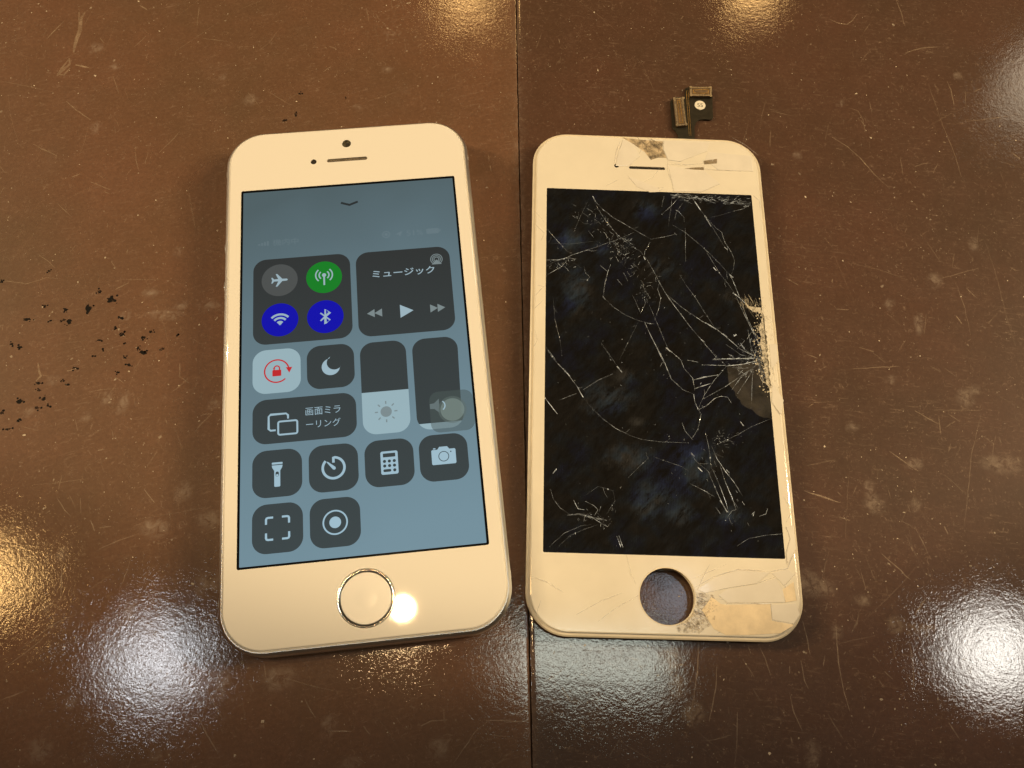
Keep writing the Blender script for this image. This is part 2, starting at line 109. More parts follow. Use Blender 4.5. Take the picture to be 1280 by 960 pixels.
SCRATCH = [(0.9,0.5,[(-123.49,165.82),(-123.95,163.32),(-123.26,159.55),(-123.36,156.78),(-123.29,154.39),(-123.02,151.9)]),(0.5,0.5,[(-125.1,165.67),(-124.22,162.24)]),(0.6,0.5,[(-123.75,149.95),(-122.98,148.01),(-124.11,146.25),(-125.32,143.82)]),(0.5,0.45,[(-123.66,149.62),(-124.71,146.52),(-125.23,144.49),(-123.6,144.31),(-122.64,146.71)]),(0.4,0.8,[(-121.44,147.82),(-117.74,147.29)]),(0.2,0.5,[(-120.93,136.09),(-117.66,133.51),(-113.07,130.75)]),(0.25,0.5,[(-125.7,122.19),(-118.78,119.14)]),(0.2,0.5,[(-108.44,112.25),(-103.26,110.46)]),(0.15,0.35,[(-139.52,140.9),(-132.41,139.91),(-124.7,138.52)]),(0.15,0.4,[(-110.85,145.13),(-108.9,141.37),(-107.85,139.19)]),(0.18,0.4,[(-99.97,123.2),(-98.89,119.64),(-97.4,116.46)]),(0.18,0.4,[(-96.44,122.29),(-96.38,118.65)]),(0.2,0.4,[(-107.62,155.15),(-105.86,158.05),(-105.29,159.13)]),(0.2,0.4,[(-117.3,157.34),(-115.83,155.76)]),(0.3,0.5,[(-109.28,169.43),(-107.08,168.21)]),(0.18,0.35,[(-90.28,159.82),(-83.13,159.24)]),(0.25,0.45,[(-113.47,113.3),(-111.73,114.34)]),(0.2,0.35,[(-132.01,114.99),(-130.53,113.33),(-129.22,113.14)]),(0.3,0.45,[(-55.92,160.09),(-53.83,159.52)]),(0.3,0.4,[(-40.6,165.65),(-38.95,165.59)]),(0.15,0.25,[(-75.04,156.42),(-72.33,159.41),(-70.05,165.17)]),(0.25,0.45,[(-14.04,165.1),(-12.81,166.96)]),(0.15,0.2,[(-64.89,140.75),(-62.2,143.59),(-55.24,142.91)]),(0.2,0.5,[(81.15,182.4),(83.59,181.18),(86.09,180.91),(87.6,182.28),(89.22,184.96)]),(0.18,0.4,[(100.83,191.19),(101.81,186.87),(102.43,181.85)]),(0.3,0.45,[(101.43,172.2),(106.37,174.4),(110.9,175.16)]),(0.25,0.4,[(107.35,173.22),(109.27,173.12)]),(0.25,0.5,[(111.98,163.52),(112.71,160.55),(112.9,155.57)]),(0.25,0.5,[(118.95,160.57),(121.01,161.76)]),(0.18,0.4,[(84.65,152.07),(86.72,151.28),(87.82,148.44),(87.99,144.27)]),(0.16,0.3,[(63.12,149.19),(66.81,148.54),(69.72,148.14)]),(0.18,0.4,[(114.92,150.31),(120.41,151.44),(129.04,153.71)]),(0.22,0.5,[(79.13,142.22),(83.12,139.41),(86.47,135.63),(89.23,131.55),(92.96,127.3)]),(0.14,0.4,[(108.59,150.92),(109.96,144.59),(111.3,138.4),(111.9,132.88),(112.93,130.82)]),(0.18,0.4,[(96.55,137.44),(96.77,131.89)]),(0.3,0.45,[(100.19,134.83),(102.38,135.88),(104.51,136.25)]),(0.3,0.7,[(126.3,141.45),(128.21,139.54)]),(0.15,0.3,[(106.64,162.02),(107.66,156.76),(108.59,150.92)]),(0.3,0.8,[(108.47,143.19),(109.24,143.0)]),(0.15,0.3,[(122.28,138.41),(128.84,136.79)]),(0.2,0.4,[(63.11,143.05),(62.6,137.63)]),(0.18,0.35,[(104.04,150.85),(105.47,149.35)]),(0.2,0.35,[(116.55,160.89),(116.13,155.52)]),(0.18,0.45,[(-122.12,83.32),(-119.0,83.2),(-116.56,82.97),(-113.59,84.28),(-112.36,85.02),(-109.5,85.04)]),(0.14,0.3,[(-94.92,85.9),(-85.54,86.66)]),(0.15,0.35,[(-115.94,91.13),(-113.07,89.45),(-110.93,87.73)]),(0.4,0.5,[(-108.34,63.35),(-107.59,61.44),(-106.82,60.27),(-107.61,58.99)]),(0.2,0.4,[(-106.66,60.53),(-105.26,60.39)]),(0.15,0.35,[(-95.36,57.27),(-92.39,58.08),(-88.9,58.64)]),(0.16,0.45,[(-76.66,58.71),(-75.17,60.28),(-73.78,62.34)]),(0.2,0.5,[(-69.6,49.75),(-68.48,51.94),(-66.73,54.44)]),(0.2,0.4,[(-69.27,53.63),(-66.7,54.3)]),(0.2,0.4,[(-90.22,61.31),(-87.86,60.03)]),(0.3,0.5,[(-101.33,61.92),(-99.85,62.38)]),(0.16,0.3,[(-118.05,66.82),(-116.32,67.21)]),(0.25,0.5,[(-119.49,71.77),(-118.74,72.09)]),(0.15,0.2,[(-102.88,68.77),(-98.53,69.87)]),(0.14,0.3,[(-108.22,48.22),(-103.55,47.41)]),(0.2,0.4,[(-98.23,90.67),(-96.53,88.63)]),(0.16,0.5,[(-97.27,-1.79),(-94.13,1.0),(-91.78,3.47),(-90.0,5.93)]),(0.14,0.4,[(-95.48,1.48),(-89.71,7.13),(-83.81,10.52)]),(0.2,0.5,[(-91.33,19.13),(-90.22,14.9),(-89.74,11.9)]),(0.16,0.4,[(-95.91,32.86),(-93.65,30.41),(-92.06,29.23)]),(0.16,0.4,[(-93.54,33.69),(-91.61,31.21)]),(0.16,0.45,[(-90.96,33.22),(-90.01,30.02)]),(0.16,0.45,[(-57.5,-7.79),(-54.69,-11.42),(-51.69,-14.72)]),(0.16,0.4,[(-56.44,-2.7),(-53.9,-6.44),(-52.01,-8.52)]),(0.16,0.5,[(-77.89,36.17),(-75.0,33.41)]),(0.14,0.4,[(-84.36,22.76),(-80.44,24.94),(-77.52,26.1)]),(0.14,0.4,[(-78.11,15.15),(-77.43,18.88),(-77.21,22.01)]),(0.2,0.5,[(-87.59,28.58),(-86.22,26.43)]),(0.2,0.4,[(-96.4,-7.91),(-91.68,-5.65)]),(0.2,0.5,[(-48.33,-1.02),(-47.08,-2.91)]),(0.2,0.4,[(-85.44,27.13),(-83.0,27.63)]),(0.15,0.5,[(-36.72,-3.52),(-35.12,-5.74),(-33.93,-7.04)]),(0.15,0.4,[(-6.5,-13.8),(-4.34,-10.53),(-2.16,-7.21),(0.17,-5.22)]),(0.2,0.5,[(-13.09,-7.02),(-11.21,-5.98),(-7.77,-5.52)]),(0.2,0.5,[(-0.34,-5.11),(8.11,-4.78)]),(0.15,0.4,[(-22.37,1.69),(-20.0,0.9),(-17.88,0.1)]),(0.2,0.6,[(-31.14,-9.14),(-26.72,-8.94)]),(0.14,0.4,[(-24.4,-7.78),(-22.7,-9.49)]),(0.2,0.5,[(5.55,-3.7),(7.94,-1.92)]),(0.14,0.35,[(-14.38,0.34),(-10.42,1.08)]),(0.2,0.5,[(42.34,12.8),(42.04,8.01),(41.21,2.2),(40.81,0.41)]),(0.16,0.5,[(46.05,8.64),(45.65,3.93),(44.16,-2.51)]),(0.16,0.5,[(64.18,18.44),(64.79,15.47),(65.34,11.8)]),(0.18,0.45,[(63.33,10.56),(63.87,6.6),(64.55,5.21)]),(0.18,0.55,[(71.08,18.16),(71.08,10.72),(71.8,4.98),(72.67,1.5)]),(0.16,0.5,[(86.26,15.46),(86.5,10.31),(86.03,5.95)]),(0.16,0.5,[(60.68,4.23),(61.25,0.73),(62.93,-2.99)]),(0.14,0.4,[(54.91,12.56),(55.98,10.42),(57.0,7.21)]),(0.14,0.4,[(51.34,10.1),(53.52,6.62)]),(0.14,0.35,[(76.2,21.18),(75.58,18.47)]),(0.18,0.45,[(60.95,9.3),(60.87,7.84)]),(0.12,0.3,[(42.61,-6.06),(47.85,-5.03)]),(0.12,0.25,[(26.22,-7.15),(33.68,-10.72)]),(0.3,0.5,[(88.1,21.62),(90.84,24.89)]),(0.14,0.35,[(106.48,101.54),(107.91,95.16),(108.41,87.4)]),(0.12,0.3,[(115.42,114.16),(116.88,104.93),(117.68,94.95),(118.91,85.35)]),(0.2,0.5,[(76.48,91.85),(79.58,91.9)]),(0.2,0.5,[(78.54,76.37),(85.35,77.36),(90.33,78.03)]),(0.22,0.5,[(92.88,67.18),(98.05,64.29)]),(0.22,0.5,[(98.28,66.26),(98.2,62.01)]),(0.15,0.35,[(97.6,67.72),(108.28,68.36)]),(0.22,0.45,[(81.26,82.2),(84.66,81.34)]),(0.22,0.5,[(68.64,79.33),(71.19,78.59)]),(0.14,0.35,[(108.1,67.01),(104.79,57.99),(102.84,49.36),(100.94,41.02)]),(0.3,0.65,[(66.09,46.41),(70.24,45.31),(74.06,44.27)]),(0.14,0.4,[(97.88,52.35),(100.1,50.42),(102.26,48.07)]),(0.2,0.6,[(82.15,33.69),(85.08,31.16),(87.81,28.65)]),(0.14,0.3,[(66.63,66.97),(74.32,68.01)]),(0.14,0.3,[(79.7,104.97),(87.74,103.57),(94.74,101.3)]),(0.16,0.4,[(102.96,102.27),(112.46,105.8)]),(0.14,0.4,[(89.99,40.23),(91.26,37.11),(92.28,34.18)]),(0.2,0.4,[(109.01,100.23),(111.33,97.42)]),(0.14,0.3,[(100.54,112.93),(103.51,106.92)]),(0.2,0.5,[(85.98,57.01),(89.85,54.3),(92.16,52.78)]),(0.2,0.4,[(99.66,63.7),(101.95,65.2)]),(0.14,0.35,[(107.49,62.54),(110.15,60.56),(109.46,57.48)]),(0.3,0.5,[(96.48,40.7),(97.09,39.13)])]
SEAM = [(-6.62,181.08),(-3.31,140.42),(2.75,66.79),(6.29,23.59),(9.3,-13.12)]
POSE = {'cam':[1022.6681107695754,1.2088781702923346,0.07215205531390455,175.85680235641814],'L':[-35.06387227282101,68.0398587365942,0.17246488472380617],'R':[32.51837198514639,74.07153225037524,0.04352105784453151]}
LBTN = [(-29.48,52.27),(-29.66,30.76),(-29.65,20.69)]
LBAND = [(29.02,51.41),(29.52,-50.89)]
RHOLE = (0.25,-53.08)
LCDBLOB = [(-11.08,-9.85,5.79,3.68),(7.71,-25.01,4.74,5.79),(-6.68,-24.01,5.79,3.16),(-0.92,-31.4,4.74,3.16),(3.91,-35.88,3.16,2.63),(-3.77,-34.27,3.16,2.63),(13.96,-35.59,3.16,2.11),(-14.94,-12.5,2.63,1.58),(-7.61,-4.61,2.63,2.11),(8.41,-20.89,2.11,1.58),(-5.03,-15.42,1.58,0.95),(-1.28,39.73,3.16,2.63),(-12.46,27.96,2.11,1.58),(-19.63,30.02,3.68,3.16),(1.22,23.28,3.68,2.63),(-18.14,16.32,3.68,5.79),(18.1,16.54,1.58,2.11)]


# ------------------------------------------------------------------ materials
def new_mat(name):
    m = bpy.data.materials.new(name); m.use_nodes = True
    nt = m.node_tree
    return m, nt, nt.nodes['Principled BSDF'], nt.nodes['Material Output']

def N(nt, typ, **kw):
    n = nt.nodes.new(typ)
    for k, v in kw.items():
        if k.startswith('i_'): n.inputs[k[2:].replace('_', ' ')].default_value = v
        else: setattr(n, k, v)
    return n

def coords(nt, scale=1000.0):
    tc = N(nt, 'ShaderNodeTexCoord')
    mp = N(nt, 'ShaderNodeMapping')
    mp.inputs['Scale'].default_value = (scale,) * 3
    nt.links.new(tc.outputs['Object'], mp.inputs['Vector'])
    return mp.outputs['Vector']

def noise(nt, vec, scale, detail=3.0, rough=0.55, dist=0.0):
    n = N(nt, 'ShaderNodeTexNoise')
    n.inputs['Scale'].default_value = scale; n.inputs['Detail'].default_value = detail
    n.inputs['Roughness'].default_value = rough; n.inputs['Distortion'].default_value = dist
    nt.links.new(vec, n.inputs['Vector'])
    return n.outputs['Fac']

def ramp(nt, fac, stops):
    r = N(nt, 'ShaderNodeValToRGB')
    el = r.color_ramp.elements
    while len(el) < len(stops): el.new(0.5)
    for e, (p, c) in zip(el, stops):
        e.position = p
        e.color = (c, c, c, 1) if isinstance(c, (int, float)) else (*c, 1)
    nt.links.new(fac, r.inputs['Fac'])
    return r.outputs['Color']

def math_(nt, op, a, b=None, clamp=False):
    n = N(nt, 'ShaderNodeMath', operation=op, use_clamp=clamp)
    for i, v in enumerate((a, b)):
        if v is None: continue
        if isinstance(v, (int, float)): n.inputs[i].default_value = v
        else: nt.links.new(v, n.inputs[i])
    return n.outputs[0]

def mixc(nt, fac, a, b, blend='MIX'):
    n = N(nt, 'ShaderNodeMix', data_type='RGBA', blend_type=blend)
    if isinstance(fac, (int, float)): n.inputs[0].default_value = fac
    else: nt.links.new(fac, n.inputs[0])
    for k, v in ((6, a), (7, b)):
        if isinstance(v, tuple): n.inputs[k].default_value = (*v, 1)
        else: nt.links.new(v, n.inputs[k])
    return n.outputs[2]

def bump(nt, height, dist, normal=None, strength=1.0):
    b = N(nt, 'ShaderNodeBump')
    b.inputs['Strength'].default_value = strength; b.inputs['Distance'].default_value = dist
    nt.links.new(height, b.inputs['Height'])
    if normal is not None: nt.links.new(normal, b.inputs['Normal'])
    return b.outputs['Normal']

def attr(nt, name):
    return N(nt, 'ShaderNodeAttribute', attribute_name=name).outputs['Fac']

def table_mat(name, ca, cb, rough, coat_w, coat_r, seed, bump_k, worn):
    m, nt, p, out = new_mat(name)
    v0 = coords(nt)
    off = N(nt, 'ShaderNodeVectorMath', operation='ADD'); off.inputs[1].default_value = (seed, seed * 1.7, 0)
    nt.links.new(v0, off.inputs[0]); v = off.outputs[0]
    big = noise(nt, v, 0.018, 3, 0.6)
    col = mixc(nt, ramp(nt, big, [(0.35, 0.0), (0.65, 1.0)]), ca, cb)
    mott = noise(nt, v, 0.16, 5, 0.65)
    col = mixc(nt, ramp(nt, mott, [(0.45, 0.0), (0.75, 0.22)]), col, tuple(min(1, c * 1.45 + 0.014) for c in ca))
    fine = noise(nt, v, 1.1, 4, 0.7)
    col = mixc(nt, ramp(nt, fine, [(0.35, 0.5), (0.62, 0.0)]), col, tuple(c * 0.6 for c in ca))
    # hairline rub marks running mostly one way, and tiny pits
    rot = N(nt, 'ShaderNodeMapping', vector_type='TEXTURE'); rot.inputs['Rotation'].default_value = (0, 0, 0.5 + seed)
    rot.inputs['Scale'].default_value = (6.0, 1.0, 1.0)
    nt.links.new(v, rot.inputs['Vector'])
    rub = math_(nt, 'MULTIPLY', ramp(nt, noise(nt, rot.outputs['Vector'], 1.5, 4, 0.75), [(0.56, 0.0), (0.72, 1.0)]), ramp(nt, noise(nt, v, 0.045, 5, 0.7), [(0.42, 0.0), (0.62, 0.5)]))
    pit = ramp(nt, noise(nt, v, 0.75, 5, 0.8, 1.5), [(0.57, 0.0), (0.70, 0.5)])
    col = mixc(nt, math_(nt, 'ADD', rub, pit, True), col, (0.30, 0.205, 0.14))
    # dried pale stains and worn film, their shape broken up by noise
    sm = attr(nt, 'smudge')
    brk = ramp(nt, noise(nt, v, 0.55, 6, 0.7, 0.8), [(0.38, 0.0), (0.66, 1.0)])
    smf = math_(nt, 'MULTIPLY', sm, brk, True)
    film = ramp(nt, noise(nt, v, 0.055, 7, 0.68, 0.5), [(0.56, 0.0), (0.74, worn)])
    smf2 = math_(nt, 'ADD', smf, math_(nt, 'MULTIPLY', film, brk), True)
    col = mixc(nt, math_(nt, 'MULTIPLY', smf2, 0.6), col, (0.36, 0.28, 0.215))
    nt.links.new(col, p.inputs['Base Color'])
    r = math_(nt, 'ADD', math_(nt, 'MULTIPLY', noise(nt, v, 0.09, 5, 0.65), 0.25), rough - 0.12)
    nt.links.new(math_(nt, 'ADD', r, math_(nt, 'MULTIPLY', smf2, 0.2), True), p.inputs['Roughness'])
    p.inputs['IOR'].default_value = 1.5
    p.inputs['Specular IOR Level'].default_value = 0.22
    n1 = noise(nt, v, 1.35, 2.5, 0.7)
    n2 = noise(nt, v, 0.55, 2, 0.5)
    uneven = ramp(nt, noise(nt, v, 0.07, 4, 0.6, 0.6), [(0.32, 0.35), (0.68, 1.0)])
    n1 = math_(nt, 'MULTIPLY', n1, uneven)
    n3 = noise(nt, v, 3.2, 2, 0.6)
    nrm = bump(nt, n2, 0.000014 * bump_k)
    nrm = bump(nt, n3, 0.000008 * bump_k, nrm)
    nrm = bump(nt, n1, 0.000026 * bump_k, nrm)
    nt.links.new(nrm, p.inputs['Normal'])
    p.inputs['Coat Weight'].default_value = coat_w
    nt.links.new(math_(nt, 'ADD', math_(nt, 'MULTIPLY', noise(nt, v, 0.12, 4, 0.6), 0.12), coat_r - 0.06), p.inputs['Coat Roughness'])
    nt.links.new(nrm, p.inputs['Coat Normal'])
    return m

def strip_mat(name, col, rough, nscale=1.2, lo=0.25, hi=0.7, metallic=0.0):
    """thin marks: the attribute 'dens' drives how opaque each mark is, broken up by noise"""
    m, nt, p, out = new_mat(name)
    p.inputs['Base Color'].default_value = (*col, 1)
    p.inputs['Roughness'].default_value = rough
    p.inputs['Metallic'].default_value = metallic
    v = coords(nt)
    br = ramp(nt, noise(nt, v, nscale, 3, 0.6), [(lo, 0.25), (hi, 1.0)])
    f = math_(nt, 'MULTIPLY', attr(nt, 'dens'), br, True)
    tr = N(nt, 'ShaderNodeBsdfTransparent'); mx = N(nt, 'ShaderNodeMixShader')
    nt.links.new(f, mx.inputs[0]); nt.links.new(tr.outputs[0], mx.inputs[1]); nt.links.new(p.outputs[0], mx.inputs[2])
    nt.links.new(mx.outputs[0], out.inputs['Surface'])
    return m

def plain(name, col, rough=0.4, metallic=0.0, coat=0.0, coat_r=0.05, nscale=None, namp=0.12, bump_mm=0.0, spec=0.5):
    m, nt, p, out = new_mat(name)
    p.inputs['Roughness'].default_value = rough
    p.inputs['Metallic'].default_value = metallic
    p.inputs['Coat Weight'].default_value = coat
    p.inputs['Coat Roughness'].default_value = coat_r
    p.inputs['Specular IOR Level'].default_value = spec
    if nscale:
        v = coords(nt)
        f = noise(nt, v, nscale, 4, 0.6)
        c = mixc(nt, ramp(nt, f, [(0.35, 0.0), (0.68, 1.0)]), tuple(x * (1 - namp) for x in col), tuple(min(1, x * (1 + namp * 0.5)) for x in col))
        nt.links.new(c, p.inputs['Base Color'])
        nt.links.new(math_(nt, 'ADD', math_(nt, 'MULTIPLY', f, 0.16), rough - 0.08, True), p.inputs['Roughness'])
        if bump_mm: nt.links.new(bump(nt, f, bump_mm * MM), p.inputs['Normal'])
    else:
        p.inputs['Base Color'].default_value = (*col, 1)
    return m

def screen_mat(name, top, bot, alpha=None, mottle=0.0):
    """a lit display pixel area under smooth glass: emission runs from top to bottom of the picture shown"""
    m, nt, p, out = new_mat(name)
    p.inputs['Base Color'].default_value = (0.006, 0.006, 0.006, 1)
    p.inputs['Roughness'].default_value = 0.06
    v = coords(nt)
    sx = N(nt, 'ShaderNodeSeparateXYZ'); nt.links.new(v, sx.inputs[0])
    f = math_(nt, 'ADD', math_(nt, 'MULTIPLY', sx.outputs['Y'], -1 / 88.0), 0.5)
    if mottle:
        f = math_(nt, 'ADD', f, math_(nt, 'MULTIPLY', math_(nt, 'SUBTRACT', noise(nt, v, 0.035, 2), 0.5), mottle))
        f = math_(nt, 'ADD', f, math_(nt, 'MULTIPLY', sx.outputs['X'], 0.0022))
    mid = tuple(a * 0.48 + b * 0.52 for a, b in zip(top, bot))
    c = ramp(nt, f, [(0.0, top), (0.45, mid), (1.0, bot)])
    nt.links.new(c, p.inputs['Emission Color'])
    p.inputs['Emission Strength'].default_value = 1.0
    if alpha is not None:
        tr = N(nt, 'ShaderNodeBsdfTransparent'); mx = N(nt, 'ShaderNodeMixShader')
        mx.inputs[0].default_value = alpha
        nt.links.new(tr.outputs[0], mx.inputs[1]); nt.links.new(p.outputs[0], mx.inputs[2])
        nt.links.new(mx.outputs[0], out.inputs['Surface'])
    return m

def sr(r, g, b):
    f = lambda c: (c / 255 / 12.92) if c <= 10 else ((c / 255 + 0.055) / 1.055) ** 2.4
    return (f(r), f(g), f(b))

M = {}
M['leaf_left'] = table_mat('worn_brown_lacquer', (0.160, 0.074, 0.0385), (0.124, 0.069, 0.0360), 0.5, 0.95, 0.05, 3.0, 1.0, 0.16)
M['leaf_right'] = table_mat('glossy_brown_lacquer', (0.098, 0.045, 0.0260), (0.074, 0.040, 0.0230), 0.45, 1.0, 0.042, 411.0, 0.8, 0.06)
M['scratch'] = strip_mat('scratch_pale', (0.52, 0.38, 0.25), 0.35)
M['dust'] = strip_mat('dust_pale', (0.75, 0.62, 0.45), 0.6, 0.9, 0.3, 0.6)
M['ink'] = strip_mat('dried_black_ink', (0.004, 0.003, 0.002), 0.75, 1.3, 0.30, 0.44)
for _n in M['ink'].node_tree.nodes:
    if _n.type == 'BSDF_PRINCIPLED': _n.inputs['Specular IOR Level'].default_value = 0.15
M['white_glass'] = plain('white_painted_glass', (0.84, 0.79, 0.69), 0.035)
M['gasket'] = plain('cream_gasket', (0.70, 0.64, 0.52), 0.45)
M['metal'] = plain('champagne_aluminium', (0.80, 0.80, 0.79), 0.42, 1.0, nscale=0.8, namp=0.05)
M['metal_bright'] = plain('polished_chamfer', (0.86, 0.87, 0.88), 0.30, 1.0)
M['band'] = plain('antenna_band_plastic', (0.66, 0.62, 0.54), 0.5)
M['black'] = plain('black_border_glass', (0.004, 0.004, 0.004), 0.08)
M['lens'] = plain('camera_lens', (0.10, 0.085, 0.05), 0.15, nscale=1.6, namp=0.7)
M['dark'] = plain('dark_recess', (0.02, 0.014, 0.008), 0.5)
M['grille'] = plain('speaker_mesh_grey', (0.17, 0.13, 0.08), 0.6, nscale=2.5, namp=0.5)
M['ring'] = plain('polished_ring', (0.85, 0.83, 0.80), 0.12, 1.0)
M['white_btn'] = plain('home_button_glass', (0.84, 0.80, 0.72), 0.10, coat=0.7, coat_r=0.03)
M['panel_glass'] = plain('cream_cracked_bezel_glass', (0.80, 0.735, 0.60), 0.10, nscale=0.06, namp=0.06)
M['panel_frame'] = plain('cream_plastic_frame', (0.78, 0.68, 0.50), 0.38, nscale=0.3, namp=0.08)
M['shard'] = plain('loose_bezel_shard', (0.81, 0.75, 0.64), 0.14, coat=0.6, coat_r=0.04, nscale=0.2, namp=0.05)
M['exposed'] = plain('exposed_adhesive', (0.86, 0.70, 0.46), 0.42, nscale=0.35, namp=0.14, bump_mm=0.05)
M['exposed_top'] = plain('exposed_grimy_backing', (0.56, 0.44, 0.28), 0.5, nscale=0.5, namp=0.8, bump_mm=0.1)
M['shield'] = plain('steel_backing_plate', (0.32, 0.31, 0.30), 0.4, 1.0, nscale=0.4, namp=0.2)
M['flex'] = plain('dark_flex_cable', (0.020, 0.016, 0.008), 0.42, nscale=0.8, namp=0.4)
M['gold'] = plain('gold_contacts', (0.85, 0.58, 0.24), 0.3, 1.0, nscale=1.8, namp=0.45)
M['tin'] = plain('tinned_solder', (0.80, 0.74, 0.62), 0.3, 1.0, nscale=2.0, namp=0.3)
M['socket'] = plain('connector_plastic', (0.16, 0.10, 0.05), 0.5, nscale=2.0, namp=0.4)
M['paper'] = plain('white_sticker', (0.78, 0.72, 0.58), 0.6)
M['print'] = plain('dark_print', (0.10, 0.08, 0.05), 0.6)
M['crack'] = strip_mat('fractured_glass_edge', (0.74, 0.84, 0.98), 0.12, 0.9, 0.40, 0.60)
M['bezel_crack'] = strip_mat('crack_shadow_line', (0.30, 0.23, 0.14), 0.35, 1.0, 0.3, 0.6)
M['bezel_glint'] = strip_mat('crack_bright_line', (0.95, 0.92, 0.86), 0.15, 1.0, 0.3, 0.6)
M['chip'] = strip_mat('clear_glass_chip', (0.55, 0.47, 0.36), 0.08, 1.4, 0.3, 0.6)
M['chip_dark'] = strip_mat('smoky_glass_chip', (0.24, 0.20, 0.14), 0.08, 1.4, 0.3, 0.6)
M['powder'] = strip_mat('ground_glass_powder', (0.74, 0.66, 0.50), 0.5, 1.5, 0.36, 0.56)

def lcd_mat():
    m, nt, p, out = new_mat('dead_lcd_glass')
    v = coords(nt)
    sm = attr(nt, 'smudge')
    st = N(nt, 'ShaderNodeMapping', vector_type='TEXTURE'); st.inputs['Rotation'].default_value = (0, 0, 0.9); st.inputs['Scale'].default_value = (2.0, 0.8, 1.0)
    nt.links.new(v, st.inputs['Vector'])
    hi = ramp(nt, noise(nt, st.outputs['Vector'], 0.42, 7, 0.75, 0.3), [(0.36, 0.0), (0.72, 1.0)])
    wv = N(nt, 'ShaderNodeTexWave', wave_type='BANDS'); wv.inputs['Scale'].default_value = 0.9; wv.inputs['Distortion'].default_value = 3.0
    wv.inputs['Detail Scale'].default_value = 0.4
    nt.links.new(v, wv.inputs['Vector'])
    pr = math_(nt, 'ADD', math_(nt, 'MULTIPLY', wv.outputs['Fac'], 0.45), 0.55)
    f = math_(nt, 'MULTIPLY', math_(nt, 'MULTIPLY', sm, hi, True), pr, True)
    hue = ramp(nt, noise(nt, v, 0.13, 3), [(0.42, (0.060, 0.060, 0.062)), (0.52, (0.045, 0.072, 0.115)), (0.62, (0.032, 0.052, 0.150))])
    nt.links.new(mixc(nt, f, (0.0065, 0.0058, 0.0052), hue), p.inputs['Base Color'])
    nt.links.new(math_(nt, 'ADD', math_(nt, 'MULTIPLY', f, 0.3), 0.035), p.inputs['Roughness'])
    return m
M['lcd'] = lcd_mat()

def shard_glass():
    m, nt, p, out = new_mat('lifted_glass_flake')
    p.inputs['Base Color'].default_value = (0.17, 0.15, 0.12, 1); p.inputs['Roughness'].default_value = 0.25
    v = coords(nt)
    f = ramp(nt, noise(nt, v, 0.4, 4), [(0.3, 0.05), (0.7, 0.17)])
    tr = N(nt, 'ShaderNodeBsdfTransparent'); mx = N(nt, 'ShaderNodeMixShader')
    nt.links.new(f, mx.inputs[0]); nt.links.new(tr.outputs[0], mx.inputs[1]); nt.links.new(p.outputs[0], mx.inputs[2])
    nt.links.new(mx.outputs[0], out.inputs['Surface'])
    return m
M['flake'] = shard_glass()

M['scr'] = screen_mat('lit_wallpaper', sr(78, 95, 100), sr(115, 143, 156), mottle=0.25)
M['tile'] = screen_mat('lit_dark_tile', sr(40, 41, 41), sr(58, 69, 72))
M['icon'] = screen_mat('lit_pale_icon', sr(150, 168, 174), sr(158, 190, 206))
M['icon_dim'] = screen_mat('lit_dim_icon', sr(118, 130, 132), sr(125, 140, 142))
M['grey'] = screen_mat('lit_grey_disc', sr(74, 78, 78), sr(76, 80, 80))
M['green'] = screen_mat('lit_green_disc', sr(14, 122, 36), sr(14, 126, 38))
M['blue'] = screen_mat('lit_blue_disc', sr(2, 4, 168), sr(2, 8, 168))
M['pale'] = screen_mat('lit_pale_tile', sr(148, 172, 178), sr(150, 178, 188))
M['red'] = screen_mat('lit_red_icon', sr(186, 38, 42), sr(190, 40, 46))
M['sun'] = screen_mat('lit_sun_icon', sr(122, 138, 142), sr(122, 138, 142))
M['chev'] = screen_mat('lit_chevron', sr(40, 46, 48), sr(40, 46, 48))
M['status'] = screen_mat('lit_faint_status', sr(118, 134, 140), sr(118, 134, 140), alpha=0.30)
M['overlay'] = screen_mat('lit_overlay', sr(72, 84, 82), sr(72, 84, 82), alpha=0.55)
M['overlay_disc'] = screen_mat('lit_overlay_disc', sr(122, 138, 132), sr(122, 138, 132), alpha=0.62)
M['overlay_ring'] = screen_mat('lit_overlay_ring', sr(92, 106, 102), sr(92, 106, 102), alpha=0.5)

